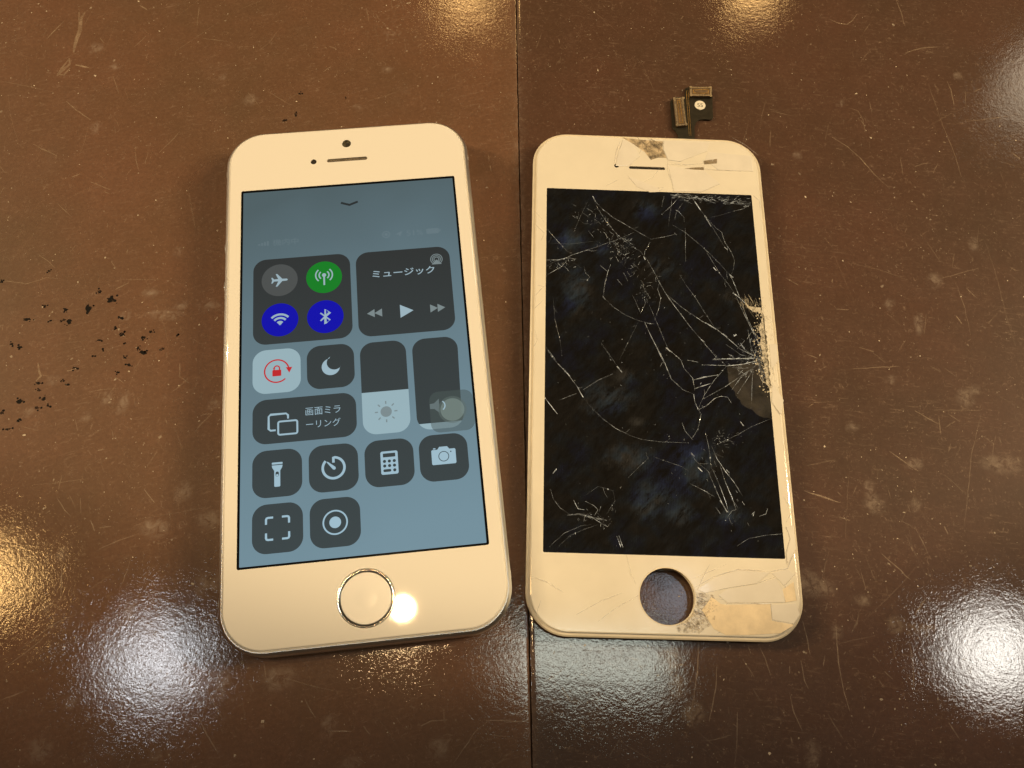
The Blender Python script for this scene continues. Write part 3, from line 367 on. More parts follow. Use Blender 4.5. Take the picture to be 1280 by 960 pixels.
# ------------------------------------------------------------------ mesh builder (all lengths in mm)
class MB:
    def __init__(self, mats):
        self.v = []; self.f = []; self.mi = []; self.mats = mats; self.d = []
    def idx(self, m): return self.mats.index(m)
    def add(self, verts, faces, m=None, dens=1.0):
        b = len(self.v)
        self.v += [tuple(p) for p in verts]
        self.d += [dens] * len(verts) if isinstance(dens, (int, float)) else list(dens)
        k = self.idx(m) if m else 0
        for f in faces:
            self.f.append(tuple(i + b for i in f)); self.mi.append(k)
    def fill(self, loops, z=0.0, m=None, dens=1.0):
        ls = [[Vector((x, y, z)) for x, y in lp] for lp in loops]
        tris = tessellate_polygon(ls)
        vs_ = [p for lp in ls for p in lp]
        out = []
        for t in tris:
            a, b, c = (vs_[i] for i in t)
            n = (b - a).cross(c - a).z
            if abs(n) < 1e-12: continue
            out.append(t if n > 0 else (t[0], t[2], t[1]))
        self.add(vs_, out, m, dens)
    def stroke(self, pts, w, z, m=None, closed=False, taper=False, dens=1.0, caps=True, ridge=0.0):
        pts = [Vector((p[0], p[1])) for p in pts]
        n = len(pts)
        L = []; C = []; R = []
        for i, p in enumerate(pts):
            a = pts[i - 1] if (i > 0 or closed) else p
            b = pts[(i + 1) % n] if (i < n - 1 or closed) else p
            d = b - a
            if d.length < 1e-9: d = Vector((1, 0))
            d.normalize(); nv = Vector((-d.y, d.x))
            k = w / 2
            if taper: k *= 0.25 + 0.75 * math.sin(math.pi * (i + 0.35) / (n - 0.3))
            else:
                if 0 < i < n - 1 or closed:
                    e = (p - a).normalized(); c = abs(e.dot(d)); k /= max(0.5, c)
            if not closed and caps and not taper:
                if i == 0: p = p - d * w * 0.25
                if i == n - 1: p = p + d * w * 0.25
            L.append((p.x + nv.x * k, p.y + nv.y * k, z)); R.append((p.x - nv.x * k, p.y - nv.y * k, z)); C.append((p.x, p.y, z + ridge))
        seg = n if closed else n - 1
        if ridge:
            fs = []
            for i in range(seg):
                j = (i + 1) % n
                fs.append((i, n + i, n + j, j)); fs.append((n + i, 2 * n + i, 2 * n + j, n + j))
            dn_ = dens if isinstance(dens, (int, float)) else list(dens) * 3
            self.add(L + C + R, fs, m, dn_)
        else:
            fs = [(i, n + i, n + (i + 1) % n, (i + 1) % n) for i in range(seg)]
            dn_ = dens if isinstance(dens, (int, float)) else list(dens) * 2
            self.add(L + R, fs, m, dn_)
    def disc(self, x, y, r, z, m=None, n=28, r2=None):
        self.fill([circ(x, y, r, n, r2)], z, m)
    def plate(self, fn, prof, holes=(), m=None, cap_top=True, cap_bot=True, mats=None):
        """fn(inset)->loop; prof = [(inset, z)...] bottom to top; each hole is (fn, prof) bottom to top"""
        def wall(fn_, pr, flip):
            loops = [fn_(i) for i, z in pr]; n = len(loops[0])
            vv = [(x, y, z) for (i, z), lp in zip(pr, loops) for x, y in lp]
            for k in range(len(pr) - 1):
                fs = []
                for j in range(n):
                    j2 = (j + 1) % n
                    q = (k * n + j, k * n + j2, (k + 1) * n + j2, (k + 1) * n + j)
                    fs.append(q[::-1] if flip else q)
                mm = mats[k] if (mats and not flip) else m
                if k == 0: base = len(self.v); self.add(vv, [], mm)
                kk = self.idx(mm) if mm else 0
                for f in fs: self.f.append(tuple(i + base for i in f)); self.mi.append(kk)
            return loops
        ol = wall(fn, prof, False)
        hl = [wall(hf, hp, True) for hf, hp in holes]
        if cap_top: self.fill([ol[-1]] + [h[-1] for h in hl], prof[-1][1], m)
        if cap_bot:
            b = len(self.f)
            self.fill([ol[0]] + [h[0] for h in hl], prof[0][1], m)
            for i in range(b, len(self.f)): self.f[i] = self.f[i][::-1]
    def text(self, s, x, y, size, z, m, width=None, offset=0.0):
        cu = bpy.data.curves.new('glyphs', 'FONT'); cu.body = s; cu.size = 1.0; cu.resolution_u = 3; cu.offset = offset
        ob = bpy.data.objects.new('glyphs', cu); COL.objects.link(ob)
        dg = bpy.context.evaluated_depsgraph_get()
        me = bpy.data.meshes.new_from_object(ob.evaluated_get(dg))
        co = [v.co.copy() for v in me.vertices]
        if co:
            x0 = min(c.x for c in co); x1 = max(c.x for c in co); y0 = min(c.y for c in co); y1 = max(c.y for c in co)
            sx = (width / (x1 - x0)) if width else size / (y1 - y0)
            sy = size / (y1 - y0)
            vv = [(x + (c.x - (x0 + x1) / 2) * sx, y + (c.y - (y0 + y1) / 2) * sy, z) for c in co]
            fs = []
            for p in me.polygons:
                ids = tuple(p.vertices)
                fs.append(ids if p.normal.z > 0 else ids[::-1])
            self.add(vv, fs, m)
        bpy.data.objects.remove(ob); bpy.data.curves.remove(cu); bpy.data.meshes.remove(me)
    def mesh(self, name, smooth=None):
        me = bpy.data.meshes.new(name)
        me.from_pydata([(x * MM, y * MM, z * MM) for x, y, z in self.v], [], self.f)
        for k in self.mats: me.materials.append(M[k])
        me.polygons.foreach_set('material_index', self.mi)
        at = me.attributes.new('dens', 'FLOAT', 'POINT')
        at.data.foreach_set('value', [float(x) for x in self.d])
        if smooth is not None:
            me.polygons.foreach_set('use_smooth', [True] * len(me.polygons))
            me.set_sharp_from_angle(angle=math.radians(smooth))
        me.update()
        return me
    def build(self, name, parent=None, smooth=None, kind=None, label=None):
        o = bpy.data.objects.new(name, self.mesh(name, smooth))
        COL.objects.link(o)
        if parent: o.parent = parent
        if kind: o['kind'] = kind
        if label: o['label'] = label
        return o

def circ(x, y, r, n=28, r2=None):
    r2 = r2 or r
    return [(x + r * math.cos(2 * math.pi * i / n), y + r2 * math.sin(2 * math.pi * i / n)) for i in range(n)]

def rrect(cx, cy, w, h, r, n=10):
    r = max(0.001, min(r, w / 2 - 1e-4, h / 2 - 1e-4))
    out = []
    for qx, qy, a0 in ((1, 1, 0), (-1, 1, 90), (-1, -1, 180), (1, -1, 270)):
        for i in range(n + 1):
            a = math.radians(a0 + 90 * i / n)
            out.append((cx + qx * (w / 2 - r) + r * math.cos(a), cy + qy * (h / 2 - r) + r * math.sin(a)))
    return out

def rr_fn(cx, cy, w, h, r, n=10):
    return lambda i: rrect(cx, cy, w - 2 * i, h - 2 * i, r - i, n)

def circ_fn(x, y, r, n=40):
    return lambda i: circ(x, y, r - i, n)

def slot_fn(cx, cy, w, h):
    return lambda i: rrect(cx, cy, w - 2 * i, h - 2 * i, h / 2 - i, 6)

def arc(x, y, r, a0, a1, n=14):
    return [(x + r * math.cos(math.radians(a0 + (a1 - a0) * i / n)), y + r * math.sin(math.radians(a0 + (a1 - a0) * i / n))) for i in range(n + 1)]

def empty(name, label, cat, loc=(0, 0, 0), rz=0.0):
    o = bpy.data.objects.new(name, None); COL.objects.link(o)
    o.empty_display_size = 0.01
    o.location = [c * MM for c in loc]; o.rotation_euler = (0, 0, rz)
    o['label'] = label; o['category'] = cat
    return o

def resample(pts, step, jitter=0.0):
    out = []
    for a, b in zip(pts[:-1], pts[1:]):
        a = Vector(a[:2]); b = Vector(b[:2]); d = b - a
        k = max(1, int(d.length / step))
        for i in range(k):
            p = a + d * (i / k)
            if jitter and (i > 0): p += Vector((random.gauss(0, jitter), random.gauss(0, jitter)))
            out.append((p.x, p.y))
    out.append(tuple(pts[-1][:2]))
    return out

# ------------------------------------------------------------------ table: two lacquered leaves meeting at a seam
def seam_x(y):
    ys = [p[1] for p in SEAM]; xs = [p[0] for p in SEAM]
    pairs = sorted(zip(ys, xs))
    ys = [p[0] for p in pairs]; xs = [p[1] for p in pairs]
    if y <= ys[0]: return xs[0] + (y - ys[0]) * (xs[1] - xs[0]) / (ys[1] - ys[0])
    if y >= ys[-1]: return xs[-1] + (y - ys[-1]) * (xs[-1] - xs[-2]) / (ys[-1] - ys[-2])
    return float(np.interp(y, ys, xs))

table = empty('table', 'dark brown lacquered wooden table of two leaves, scratched and ink spotted', 'table')
rng = np.random.default_rng(5)

def build_leaf(side, mat, label):
    yl = np.concatenate([np.linspace(-260, -40, 10), np.arange(-36, 212, 1.0), np.linspace(220, 460, 10)])
    of = np.concatenate([[0.05, 0.16, 0.4, 1.2], np.arange(2, 172, 1.0), np.linspace(180, 420, 10)])
    zt = np.zeros(len(of)); zt[0] = -0.3; zt[1] = -0.06; zt[2] = -0.01
    sx = np.array([seam_x(y) for y in yl])
    wob = np.cumsum(rng.normal(0, 0.03, len(yl))); wob -= np.convolve(wob, np.ones(25) / 25, 'same'); wob = np.clip(np.abs(wob), 0, 0.22)
    X = sx[:, None] + side * (of[None, :] + wob[:, None] * (of[None, :] < 1.0))
    Y = np.repeat(yl[:, None], len(of), 1)
    Z = np.repeat(zt[None, :], len(yl), 0)
    ny, nx = X.shape
    verts = np.stack([X, Y, Z], -1).reshape(-1, 3)
    i = np.arange(ny - 1)[:, None] * nx + np.arange(nx - 1)[None, :]
    q = np.stack([i, i + 1, i + 1 + nx, i + nx], -1).reshape(-1, 4)
    if side < 0: q = q[:, ::-1]
    faces = q.tolist()
    # rim down to the underside
    ring = [(0, k) for k in range(nx)] + [(k, nx - 1) for k in range(1, ny)] + [(ny - 1, k) for k in range(nx - 2, -1, -1)] + [(k, 0) for k in range(ny - 2, 0, -1)]
    b = len(verts)
    low = [(X[r, c], Y[r, c], -18.0) for r, c in ring]
    verts = np.vstack([verts, np.array(low)])
    n = len(ring)
    for k in range(n):
        r1, r2 = ring[k], ring[(k + 1) % n]
        f = (r1[0] * nx + r1[1], b + k, b + (k + 1) % n, r2[0] * nx + r2[1])
        faces.append(f if side > 0 else f[::-1])
    faces.append(tuple(range(b, b + n)) if side < 0 else tuple(range(b + n - 1, b - 1, -1)))
    me = bpy.data.meshes.new('table_leaf')
    me.from_pydata((verts * MM).tolist(), [], faces)
    me.materials.append(M[mat])
    sm = np.zeros(len(verts))
    P = verts[:, :2]
    for (x, y, a, bb) in SMUDGE:
        a = max(a, 1.0); bb = max(bb, 1.0)
        d = ((P[:, 0] - x) / a) ** 2 + ((P[:, 1] - y) / bb) ** 2
        sm = np.maximum(sm, np.clip(1.35 - d, 0, 1) * 0.85)
    edge = np.abs(P[:, 0] - np.interp(P[:, 1], yl, sx))
    sm = np.maximum(sm, 0.55 * np.exp(-edge / 0.8))
    at = me.attributes.new('smudge', 'FLOAT', 'POINT'); at.data.foreach_set('value', sm.astype(float))
    me.polygons.foreach_set('use_smooth', [True] * len(me.polygons))
    me.set_sharp_from_angle(angle=math.radians(50))
    o = bpy.data.objects.new('table_leaf', me); COL.objects.link(o); o.parent = table
    o['label'] = label
    return o

leaf_l = build_leaf(-1, 'leaf_left', 'worn duller left leaf of the brown table')
leaf_r = build_leaf(1, 'leaf_right', 'glossier right leaf of the brown table')

def side_of(x, y): return 1 if x > seam_x(y) else -1
for leaf, sd in ((leaf_l, -1), (leaf_r, 1)):
    sb = MB(['scratch'])
    for w, d, pts in SCRATCH:
        if side_of(*pts[0]) != sd: continue
        p2 = resample(pts, 1.2, 0.05)
        sb.stroke(p2, w * 1.25, 0.012, taper=True, dens=[min(1, d * random.uniform(0.55, 1.15)) for _ in p2])
    cnt = 0
    clus = [(random.uniform(-150, 150), random.uniform(-25, 195), random.uniform(6, 28), random.gauss(1.7, 0.7)) for _ in range(46)]
    while cnt < (2300 if sd < 0 else 1500):
        ca = None
        if random.random() < 0.6:
            c_ = random.choice(clus); x = random.gauss(c_[0], c_[2]); y = random.gauss(c_[1], c_[2]); ca = c_[3]
        else: x = random.uniform(-165, 160); y = random.uniform(-35, 205)
        if side_of(x, y) != sd: continue
        a = random.choice([random.uniform(0, math.pi), random.gauss(2.0, 0.35), random.gauss(1.2, 0.5)])
        if ca is not None and random.random() < 0.6: a = random.gauss(ca, 0.3)
        L = random.choice([random.uniform(0.3, 1.4), random.uniform(0.3, 1.4), random.uniform(0.4, 1.8), random.uniform(1, 4), random.expovariate(1 / 5.0)])
        L = min(L, 26)
        n = max(3, int(L / 1.3)); cv = random.gauss(0, 0.018)
        pts = [(x, y)]
        for k in range(n):
            a += cv + random.gauss(0, 0.03)
            pts.append((pts[-1][0] + math.cos(a) * L / n, pts[-1][1] + math.sin(a) * L / n))
        if any(side_of(*p) != sd for p in pts): continue
        dd = random.uniform(0.05, 0.28) if random.random() < 0.88 else random.uniform(0.3, 0.6)
        sb.stroke(pts, random.choice([random.uniform(0.07, 0.16), random.uniform(0.1, 0.3)]), 0.008, taper=True, dens=[dd * random.uniform(0.5, 1.2) for _ in pts])
        cnt += 1
    sb.build('scratches', leaf, kind='stuff')
    db = MB(['dust'])
    cnt = 0
    while cnt < (3400 if sd < 0 else 2400):
        x = random.uniform(-165, 160); y = random.uniform(-35, 205)
        if random.random() < 0.45:
            c_ = random.choice(clus); x = random.gauss(c_[0], c_[2]); y = random.gauss(c_[1], c_[2])
        if side_of(x, y) != sd or abs(x - seam_x(y)) < 0.8: continue
        r = min(0.34, 0.06 + random.expovariate(1 / 0.045)); k = random.randint(4, 6); a0 = random.random() * 6
        st = random.uniform(1, 2.0)
        an = random.random() * math.pi
        lp = []
        for j in range(k):
            t = a0 + 2 * math.pi * j / k; rr = r * random.uniform(0.6, 1.2)
            u, v = rr * math.cos(t) * st, rr * math.sin(t)
            lp.append((x + u * math.cos(an) - v * math.sin(an), y + u * math.sin(an) + v * math.cos(an)))
        db.fill([lp], 0.02, dens=random.choice([0.2, 0.3, 0.4, 0.5, 0.9]))
        cnt += 1
    db.build('dust_specks', leaf, kind='stuff')
    for (x, y, a, b) in INK:
        if side_of(x, y) != sd: continue
        ib = MB(['ink'])
        k = 13; lp = []
        for j in range(k):
            t = 2 * math.pi * j / k
            rr = random.uniform(0.35, 0.9)
            lp.append((x + a * rr * math.cos(t), y + b * rr * math.sin(t)))
        big = a * b > 1.2
        ib.fill([lp], 0.016, dens=1.0 if a * b > 1.6 else random.choice([1.0, 1.0, 0.9, 0.6]))
        for _ in range(2):
            t = random.random() * 6.28
            ib.disc(x + a * 1.1 * math.cos(t), y + b * 1.1 * math.sin(t), random.uniform(0.12, 0.3), 0.016, n=7)
        ib.build('ink_stain', leaf)

# ------------------------------------------------------------------ working smartphone
LX, LY, LR = POSE['L']
phone = empty('smartphone', 'white smartphone with lit control panel screen, left of the cracked display', 'phone', (LX, LY, 0), LR)
b = MB(['metal', 'metal_bright'])
b.plate(rr_fn(0, 0, 58.6, 123.8, 9.2, 14),
        [(1.3, 0.0), (0.7, 0.15), (0.15, 0.7), (0.0, 1.0), (0.0, 6.3), (0.05, 6.45), (0.62, 6.98), (0.95, 7.0)],
        m='metal', mats=['metal', 'metal', 'metal', 'metal', 'metal', 'metal_bright', 'metal'])
body = b.build('body', phone, 32)
g = MB(['gasket'])
g.plate(rr_fn(0, 0, 57.0, 122.2, 8.5, 14), [(0, 7.0), (0.0, 7.18), (0.12, 7.24)])
g.build('gasket', phone, 15)
HB = (0.05, -52.85)
gl = MB(['white_glass'])
SCRW, SCRH = 51.0, 89.6
gl.plate(rr_fn(0, 0, 56.5, 121.7, 8.3, 14), [(0, 7.2), (0, 7.38), (0.08, 7.52), (0.28, 7.6)], m='white_glass',
         holes=[(rr_fn(0, 0, SCRW, SCRH, 0.4, 3), [(0, 7.2), (0, 7.6)]),
                (circ_fn(HB[0], HB[1], 5.8), [(0.0, 7.2), (0, 7.55), (-0.06, 7.6)]),
                (slot_fn(-0.1, 51.75, 9.8, 0.95), [(0, 7.2), (0, 7.6)]),
                (circ_fn(-0.1, 56.4, 1.1, 24), [(0, 7.2), (0, 7.6)]),
                (circ_fn(-8.2, 51.75, 0.72, 20), [(0, 7.2), (0, 7.6)])])
gl.build('front_glass', phone, 12)
q = MB(['lens', 'dark']); q.disc(-0.1, 56.4, 1.12, 7.46, 'lens'); q.disc(0.05, 56.3, 0.4, 7.475, 'dark'); q.build('front_camera', phone)
q = MB(['dark']); q.disc(-8.2, 51.75, 0.74, 7.44); q.build('proximity_sensor', phone)
q = MB(['grille', 'dark']); q.fill([slot_fn(-0.1, 51.75, 9.84, 0.99)(0)], 7.36, 'grille')
for k in range(30):
    q.disc(-4.6 + k * 0.31, 51.75 + (0.16 if k % 2 else -0.16), 0.1, 7.365, 'dark', n=6)
q.build('earpiece', phone)
hb = MB(['white_btn', 'ring'])
hb.plate(circ_fn(HB[0], HB[1], 5.05, 40), [(0, 7.1), (0, 7.47), (0.10, 7.52)], m='white_btn', cap_top=False)
hb.plate(circ_fn(HB[0], HB[1], 4.95, 40), [(0, 7.52), (1.2, 7.505), (2.8, 7.495)], m='white_btn', cap_bot=False)
home = hb.build('home_button', phone, 50)
hr = MB(['ring'])
hr.plate(circ_fn(HB[0], HB[1], 5.75, 48), [(0, 7.1), (0.0, 7.55), (0.1, 7.6), (0.35, 7.57), (0.62, 7.47)], holes=[], cap_top=False)
hr.build('home_ring', home, 40)
# side buttons and antenna bands
for (x, y) in (LBTN[1], LBTN[2]):
    s = MB(['metal_bright'])
    f = lambda i, y=y: circ(0, 0, 2.3 - i, 22)
    t = MB(['metal_bright'])
    t.plate(f, [(0, 0.0), (0, 0.2), (0.15, 0.32)])
    t.v = [(-29.25 - z, y + u, 3.9 + v) for u, v, z in t.v]
    t.build('volume_button', phone, 40)
t = MB(['metal_bright'])
t.plate(lambda i: rrect(0, 0, 5.6 - 2 * i, 2.2 - 2 * i, 0.5, 5), [(0, 0.0), (0, 0.3), (0.15, 0.42)])
t.v = [(-29.25 - z, LBTN[0][1] - 10.0 + u + 9.4, 4.0 + v) for u, v, z in t.v]
t.build('mute_switch', phone, 40)
for sx_, y in ((1, 50.6), (-1, 50.6), (1, -50.9), (-1, -50.9)):
    s = MB(['band'])
    x0, x1 = (29.1, 29.34) if sx_ > 0 else (-29.34, -29.1)
    z0, z1 = 1.0, 6.35
    vv = [(x, y + dy, z) for x in (x0, x1) for dy in (-0.7, 0.7) for z in (z0, z1)]
    s.add(vv, [(0, 1, 3, 2), (4, 6, 7, 5), (0, 4, 5, 1), (2, 3, 7, 6), (0, 2, 6, 4), (1, 5, 7, 3)])
    s.build('antenna_band', phone)

# the lit display (1 pt = 1/6.416 mm, origin top left of the picture)
K = 1 / 6.416
def X(px): return (px - 160) * K
def Y(py): return (284 - py) * K
ZS = 7.53
s = MB(['black'])
s.plate(rr_fn(0, 0, SCRW + 0.3, SCRH + 0.3, 0.4, 3), [(0, 7.25), (0, ZS)])
screen = s.build('screen', phone)
s = MB(['scr']); s.fill([rrect(0, -0.05, 49.95, 88.55, 0.1, 2)], ZS + 0.012); s.build('display_picture', screen)
Z1, Z2, Z3, Z4 = ZS + 0.022, ZS + 0.03, ZS + 0.038, ZS + 0.046
TR = 19 * K
def tile(mb, x0, y0, x1, y1, m='tile', r=19, z=Z1):
    mb.fill([rrect(X((x0 + x1) / 2), Y((y0 + y1) / 2), (x1 - x0) * K, (y1 - y0) * K, r * K, 9)], z, m)
def P(l): return [(X(a), Y(b)) for a, b in l]

mb = MB(['chev']); mb.stroke(P([(148, 30.5), (160, 35), (172, 30.5)]), 3.6 * K, Z1, 'chev'); mb.build('chevron', screen)
mb = MB(['status'])
for k in range(4): mb.fill([rrect(X(24 + 4.2 * k), Y(93 - k * 0.5), 2.6 * K, (3 + k * 1.6) * K, 0.4 * K, 3)], Z1, 'status')
mb.text('機内中', X(63), Y(91), 11 * K, Z1, 'status', width=38 * K)
mb.stroke(circ(X(213), Y(92), 5.2 * K, 20), 1.6 * K, Z1, 'status', closed=True)
mb.disc(X(213), Y(92), 2.6 * K, Z1, 'status', 12)
mb.fill([P([(227, 93), (238, 87.5), (233, 98), (232, 93.5)])], Z1, 'status')
mb.text('51%', X(256), Y(92.5), 9 * K, Z1, 'status', width=25 * K)
mb.fill([rrect(X(283), Y(92), 19 * K, 9 * K, 2 * K, 4)], Z1, 'status'); mb.fill([rrect(X(294), Y(92), 2 * K, 4 * K, 0.6 * K, 3)], Z1, 'status')
mb.build('status_bar', screen)

mb = MB(['tile']); tile(mb, 15.5, 119, 157.3, 257); mb.build('connectivity_panel', screen, label='dark rounded panel behind the four round switches')
def round_btn(name, x, y, col, label):
    mb = MB([col, 'icon']); mb.disc(X(x), Y(y), 26.2 * K, Z2, col, 44)
    return mb, name, label
# plane
mb, n_, l_ = round_btn('airplane_button', 53.8, 155, 'grey', 'round grey button with a white airplane')
cx, cy = 53.6, 155
pl_ = [(12, 0), (11, -1.6), (4, -1.9), (-3.2, -10.4), (-5.6, -10.4), (-1.8, -1.9), (-7.8, -1.7), (-10.2, -4.8), (-12, -4.8), (-10.6, 0)]
pl_ = pl_ + [(a, -b_) for a, b_ in pl_[::-1][1:-1]]
mb.fill([P([(cx + a, cy + b_) for a, b_ in pl_])], Z3, 'icon'); mb.build(n_, screen, label=l_)
mb, n_, l_ = round_btn('mobile_data_button', 118.6, 156, 'green', 'round green button with an antenna sending waves')
cx, cy = 118.6, 152.5
mb.disc(X(cx), Y(cy), 3.1 * K, Z3, 'icon', 16); mb.stroke(P([(cx, cy + 2), (cx, cy + 16)]), 2.5 * K, Z3, 'icon')
for r in (7.2, 12.2):
    for a in (0, 180): mb.stroke(arc(X(cx), Y(cy), r * K, a - 46, a + 46, 12), 2.0 * K, Z3, 'icon')
mb.build(n_, screen, label=l_)
mb, n_, l_ = round_btn('wifi_button', 53.9, 219.5, 'blue', 'round blue button with a wireless fan symbol')
cx, cy = 53.9, 227.5
for r in (16.5, 10.8): mb.stroke(arc(X(cx), Y(cy), r * K, 46, 134, 14), 3.2 * K, Z3, 'icon')
mb.fill([[(X(cx), Y(cy + 1))] + arc(X(cx), Y(cy), 6.2 * K, 42, 138, 8)], Z3, 'icon'); mb.build(n_, screen, label=l_)
mb, n_, l_ = round_btn('bluetooth_button', 118.8, 220.4, 'blue', 'round blue button with a bluetooth rune')
cx, cy = 118.8, 220.4
mb.stroke(P([(cx - 6.6, cy - 6), (cx + 6.6, cy + 6), (cx, cy + 11.6), (cx, cy - 11.6), (cx + 6.6, cy - 6), (cx - 6.6, cy + 6)]), 2.0 * K, Z3, 'icon')
mb.build(n_, screen, label=l_)

mb = MB(['tile', 'icon', 'icon_dim']); tile(mb, 165.7, 120, 305.3, 258)
mb.text('ミュージック', X(235.3), Y(158), 12.5 * K, Z2, 'icon', width=92 * K, offset=0.012)
cx, cy = 285.3, 141
for r in (8.6, 6.0, 3.6): mb.stroke(arc(X(cx), Y(cy), r * K, -55, 235, 24), 1.25 * K, Z2, 'icon_dim')
mb.fill([P([(cx, cy + 0.5), (cx + 7.5, cy + 8.5), (cx - 7.5, cy + 8.5)])], Z3, 'icon_dim')
for x0, sg in ((190, -1), (281.5, 1)):
    for d in (-5.6, 5.2): mb.fill([P([(x0 + d - sg * 5.4, 215), (x0 + d + sg * 5.6, 221.5), (x0 + d - sg * 5.4, 228)])], Z2 + (0.002 if d > 0 else 0), 'icon_dim')
mb.fill([P([(226.8, 211.5), (246, 222), (226.8, 232.5)])], Z2, 'icon')
mb.build('music_panel', screen, label='dark panel with music player buttons')

mb = MB(['pale', 'red']); tile(mb, 15.3, 265.6, 82.3, 331.9, 'pale')
cx, cy = 49, 299
mb.stroke(arc(X(cx), Y(cy), 17 * K, -48, -345, 44), 2.0 * K, Z2, 'red')
mb.fill([P([(cx + 12.6, cy - 4.5), (cx + 21.6, cy - 4.5), (cx + 17.3, cy + 4.0)])], Z2 + 0.001, 'red')
mb.fill([rrect(X(cx), Y(cy + 3), 12.4 * K, 9.4 * K, 1.2 * K, 4)], Z2, 'red')
mb.stroke(P([(cx - 3.8, cy - 1), (cx - 3.8, cy - 4)]) + arc(X(cx), Y(cy - 4), 3.8 * K, 180, 0, 10) + P([(cx + 3.8, cy - 1)]), 1.8 * K, Z2 + 0.001, 'red')
mb.build('rotation_lock_tile', screen, label='pale tile with a red padlock in a round arrow')

mb = MB(['tile', 'icon']); tile(mb, 91, 265.8, 157.6, 331.9)
cx, cy = 124.5, 299.5
o_ = arc(cx, cy, 12.8, 100, 350, 30)
i_ = arc(cx + 6.0, cy + 5.6, 11.2, -22, 112, 20)
i_ = arc(cx + 5.4, cy + 6.2, 11.0, 328, 122, 24)
mb.fill([[(X(a), Y(2 * cy - b_)) for a, b_ in o_ + i_]], Z2, 'icon'); mb.build('moon_tile', screen, label='dark tile with a crescent moon')

mb = MB(['tile', 'icon']); tile(mb, 15.6, 340.8, 157.7, 405.3)
mb.stroke([(X(a), Y(b_)) for a, b_ in [(46.5, 386.5), (40.2, 386.5), (37.6, 384), (37.6, 366), (40.2, 363.4), (61.4, 363.4), (64, 366), (64, 370.5)]], 2.5 * K, Z2, 'icon')
mb.stroke(rrect(X(63.5), Y(384), 26 * K, 19 * K, 2.6 * K, 5), 2.5 * K, Z2, 'icon', closed=True)
mb.text('画面ミラ', X(112), Y(363.8), 11.2 * K, Z2, 'icon', width=48 * K, offset=-0.004)
mb.text('ーリング', X(112), Y(382.4), 11.2 * K, Z2, 'icon', width=47 * K, offset=-0.004)
mb.build('screen_mirroring_tile', screen, label='wide dark tile with two overlapping screens and text')

def slider(name, x0, x1, y0, y1, lev, label):
    mb = MB(['tile', 'pale', 'sun', 'icon'])
    lp = rrect(X((x0 + x1) / 2), Y((y0 + y1) / 2), (x1 - x0) * K, (y1 - y0) * K, 19 * K, 10)
    yl_ = Y(lev)
    up = [p for p in lp if p[1] >= yl_]; lo = [p for p in lp if p[1] < yl_]
    def xcross(right):
        c = [p for p in lp]
        best = None
        for a, b_ in zip(c, c[1:] + c[:1]):
            if (a[1] - yl_) * (b_[1] - yl_) <= 0 and a[1] != b_[1]:
                t_ = (yl_ - a[1]) / (b_[1] - a[1]); xx = a[0] + t_ * (b_[0] - a[0])
                if (xx > X((x0 + x1) / 2)) == right: best = xx
        return best
    xr, xl = xcross(True), xcross(False)
    mb.fill([up + [(xl, yl_), (xr, yl_)]], Z1, 'tile')
    mb.fill([[(xr, yl_), (xl, yl_)] + lo], Z1, 'pale')
    return mb, name, label
mb, n_, l_ = slider('brightness_slider', 166, 231.4, 267.5, 405.6, 343.5, 'brightness slider filled to below the middle')
cx, cy = 198.7, 374
mb.disc(X(cx), Y(cy), 7.8 * K, Z2, 'sun')
for k in range(8):
    a = math.radians(45 * k)
    mb.stroke(P([(cx + 11.8 * math.cos(a), cy + 11.8 * math.sin(a)), (cx + 15.2 * math.cos(a), cy + 15.2 * math.sin(a))]), 1.8 * K, Z2, 'sun')
mb.build(n_, screen, label=l_)
mb, n_, l_ = slider('volume_slider', 240.2, 305.2, 268.5, 405.8, 396.8, 'volume slider nearly empty')
cx, cy = 267, 372.5
mb.fill([P([(cx - 7.5, cy - 3.6), (cx - 1.5, cy - 4.2), (cx + 5.5, cy - 10.5), (cx + 5.5, cy + 10.5), (cx - 1.5, cy + 4.2), (cx - 7.5, cy + 3.6)])], Z2, 'sun')
mb.stroke(arc(X(cx + 6), Y(cy), 7.5 * K, -52, 52, 12), 1.6 * K, Z4 + 0.012, 'icon')
mb.build(n_, screen, label=l_)
mb = MB(['overlay', 'overlay_disc', 'overlay_ring'])
mb.fill([rrect(X(289.6), Y(381.6), 61 * K, 60 * K, 13 * K, 8)], Z3, 'overlay')
mb.disc(X(290.3), Y(379.7), 19.8 * K, Z3 + 0.004, 'overlay_ring', 36)
mb.disc(X(290.3), Y(379.7), 16.6 * K, Z4, 'overlay_disc', 36); mb.build('touch_overlay', screen, label='see-through square touch button over the volume slider')

def small(name, x0, y0, label):
    mb = MB(['tile', 'icon', 'chev']); tile(mb, x0, y0, x0 + 66.4, y0 + 65.6)
    return mb, name, label, x0 + 33.2, y0 + 32.8
mb, n_, l_, cx, cy = small('flashlight_tile', 15.7, 414.6, 'dark tile with a flashlight')
cy = 449
mb.fill([rrect(X(cx), Y(cy - 15.4), 14.4 * K, 2.8 * K, 0.8 * K, 3)], Z2, 'icon')
mb.fill([P([(cx - 7.2, cy - 12.8), (cx + 7.2, cy - 12.8), (cx + 6.6, cy - 9.5), (cx + 4, cy - 5.2), (cx + 4, cy + 16), (cx + 3, cy + 17), (cx - 3, cy + 17), (cx - 4, cy + 16), (cx - 4, cy - 5.2), (cx - 6.6, cy - 9.5)])], Z2, 'icon')
mb.fill([rrect(X(cx), Y(cy - 0.4), 4.4 * K, 7 * K, 2.2 * K, 6)], Z3, 'tile'); mb.disc(X(cx), Y(cy + 1.2), 1.6 * K, Z4, 'icon', 10)
mb.build(n_, screen, label=l_)
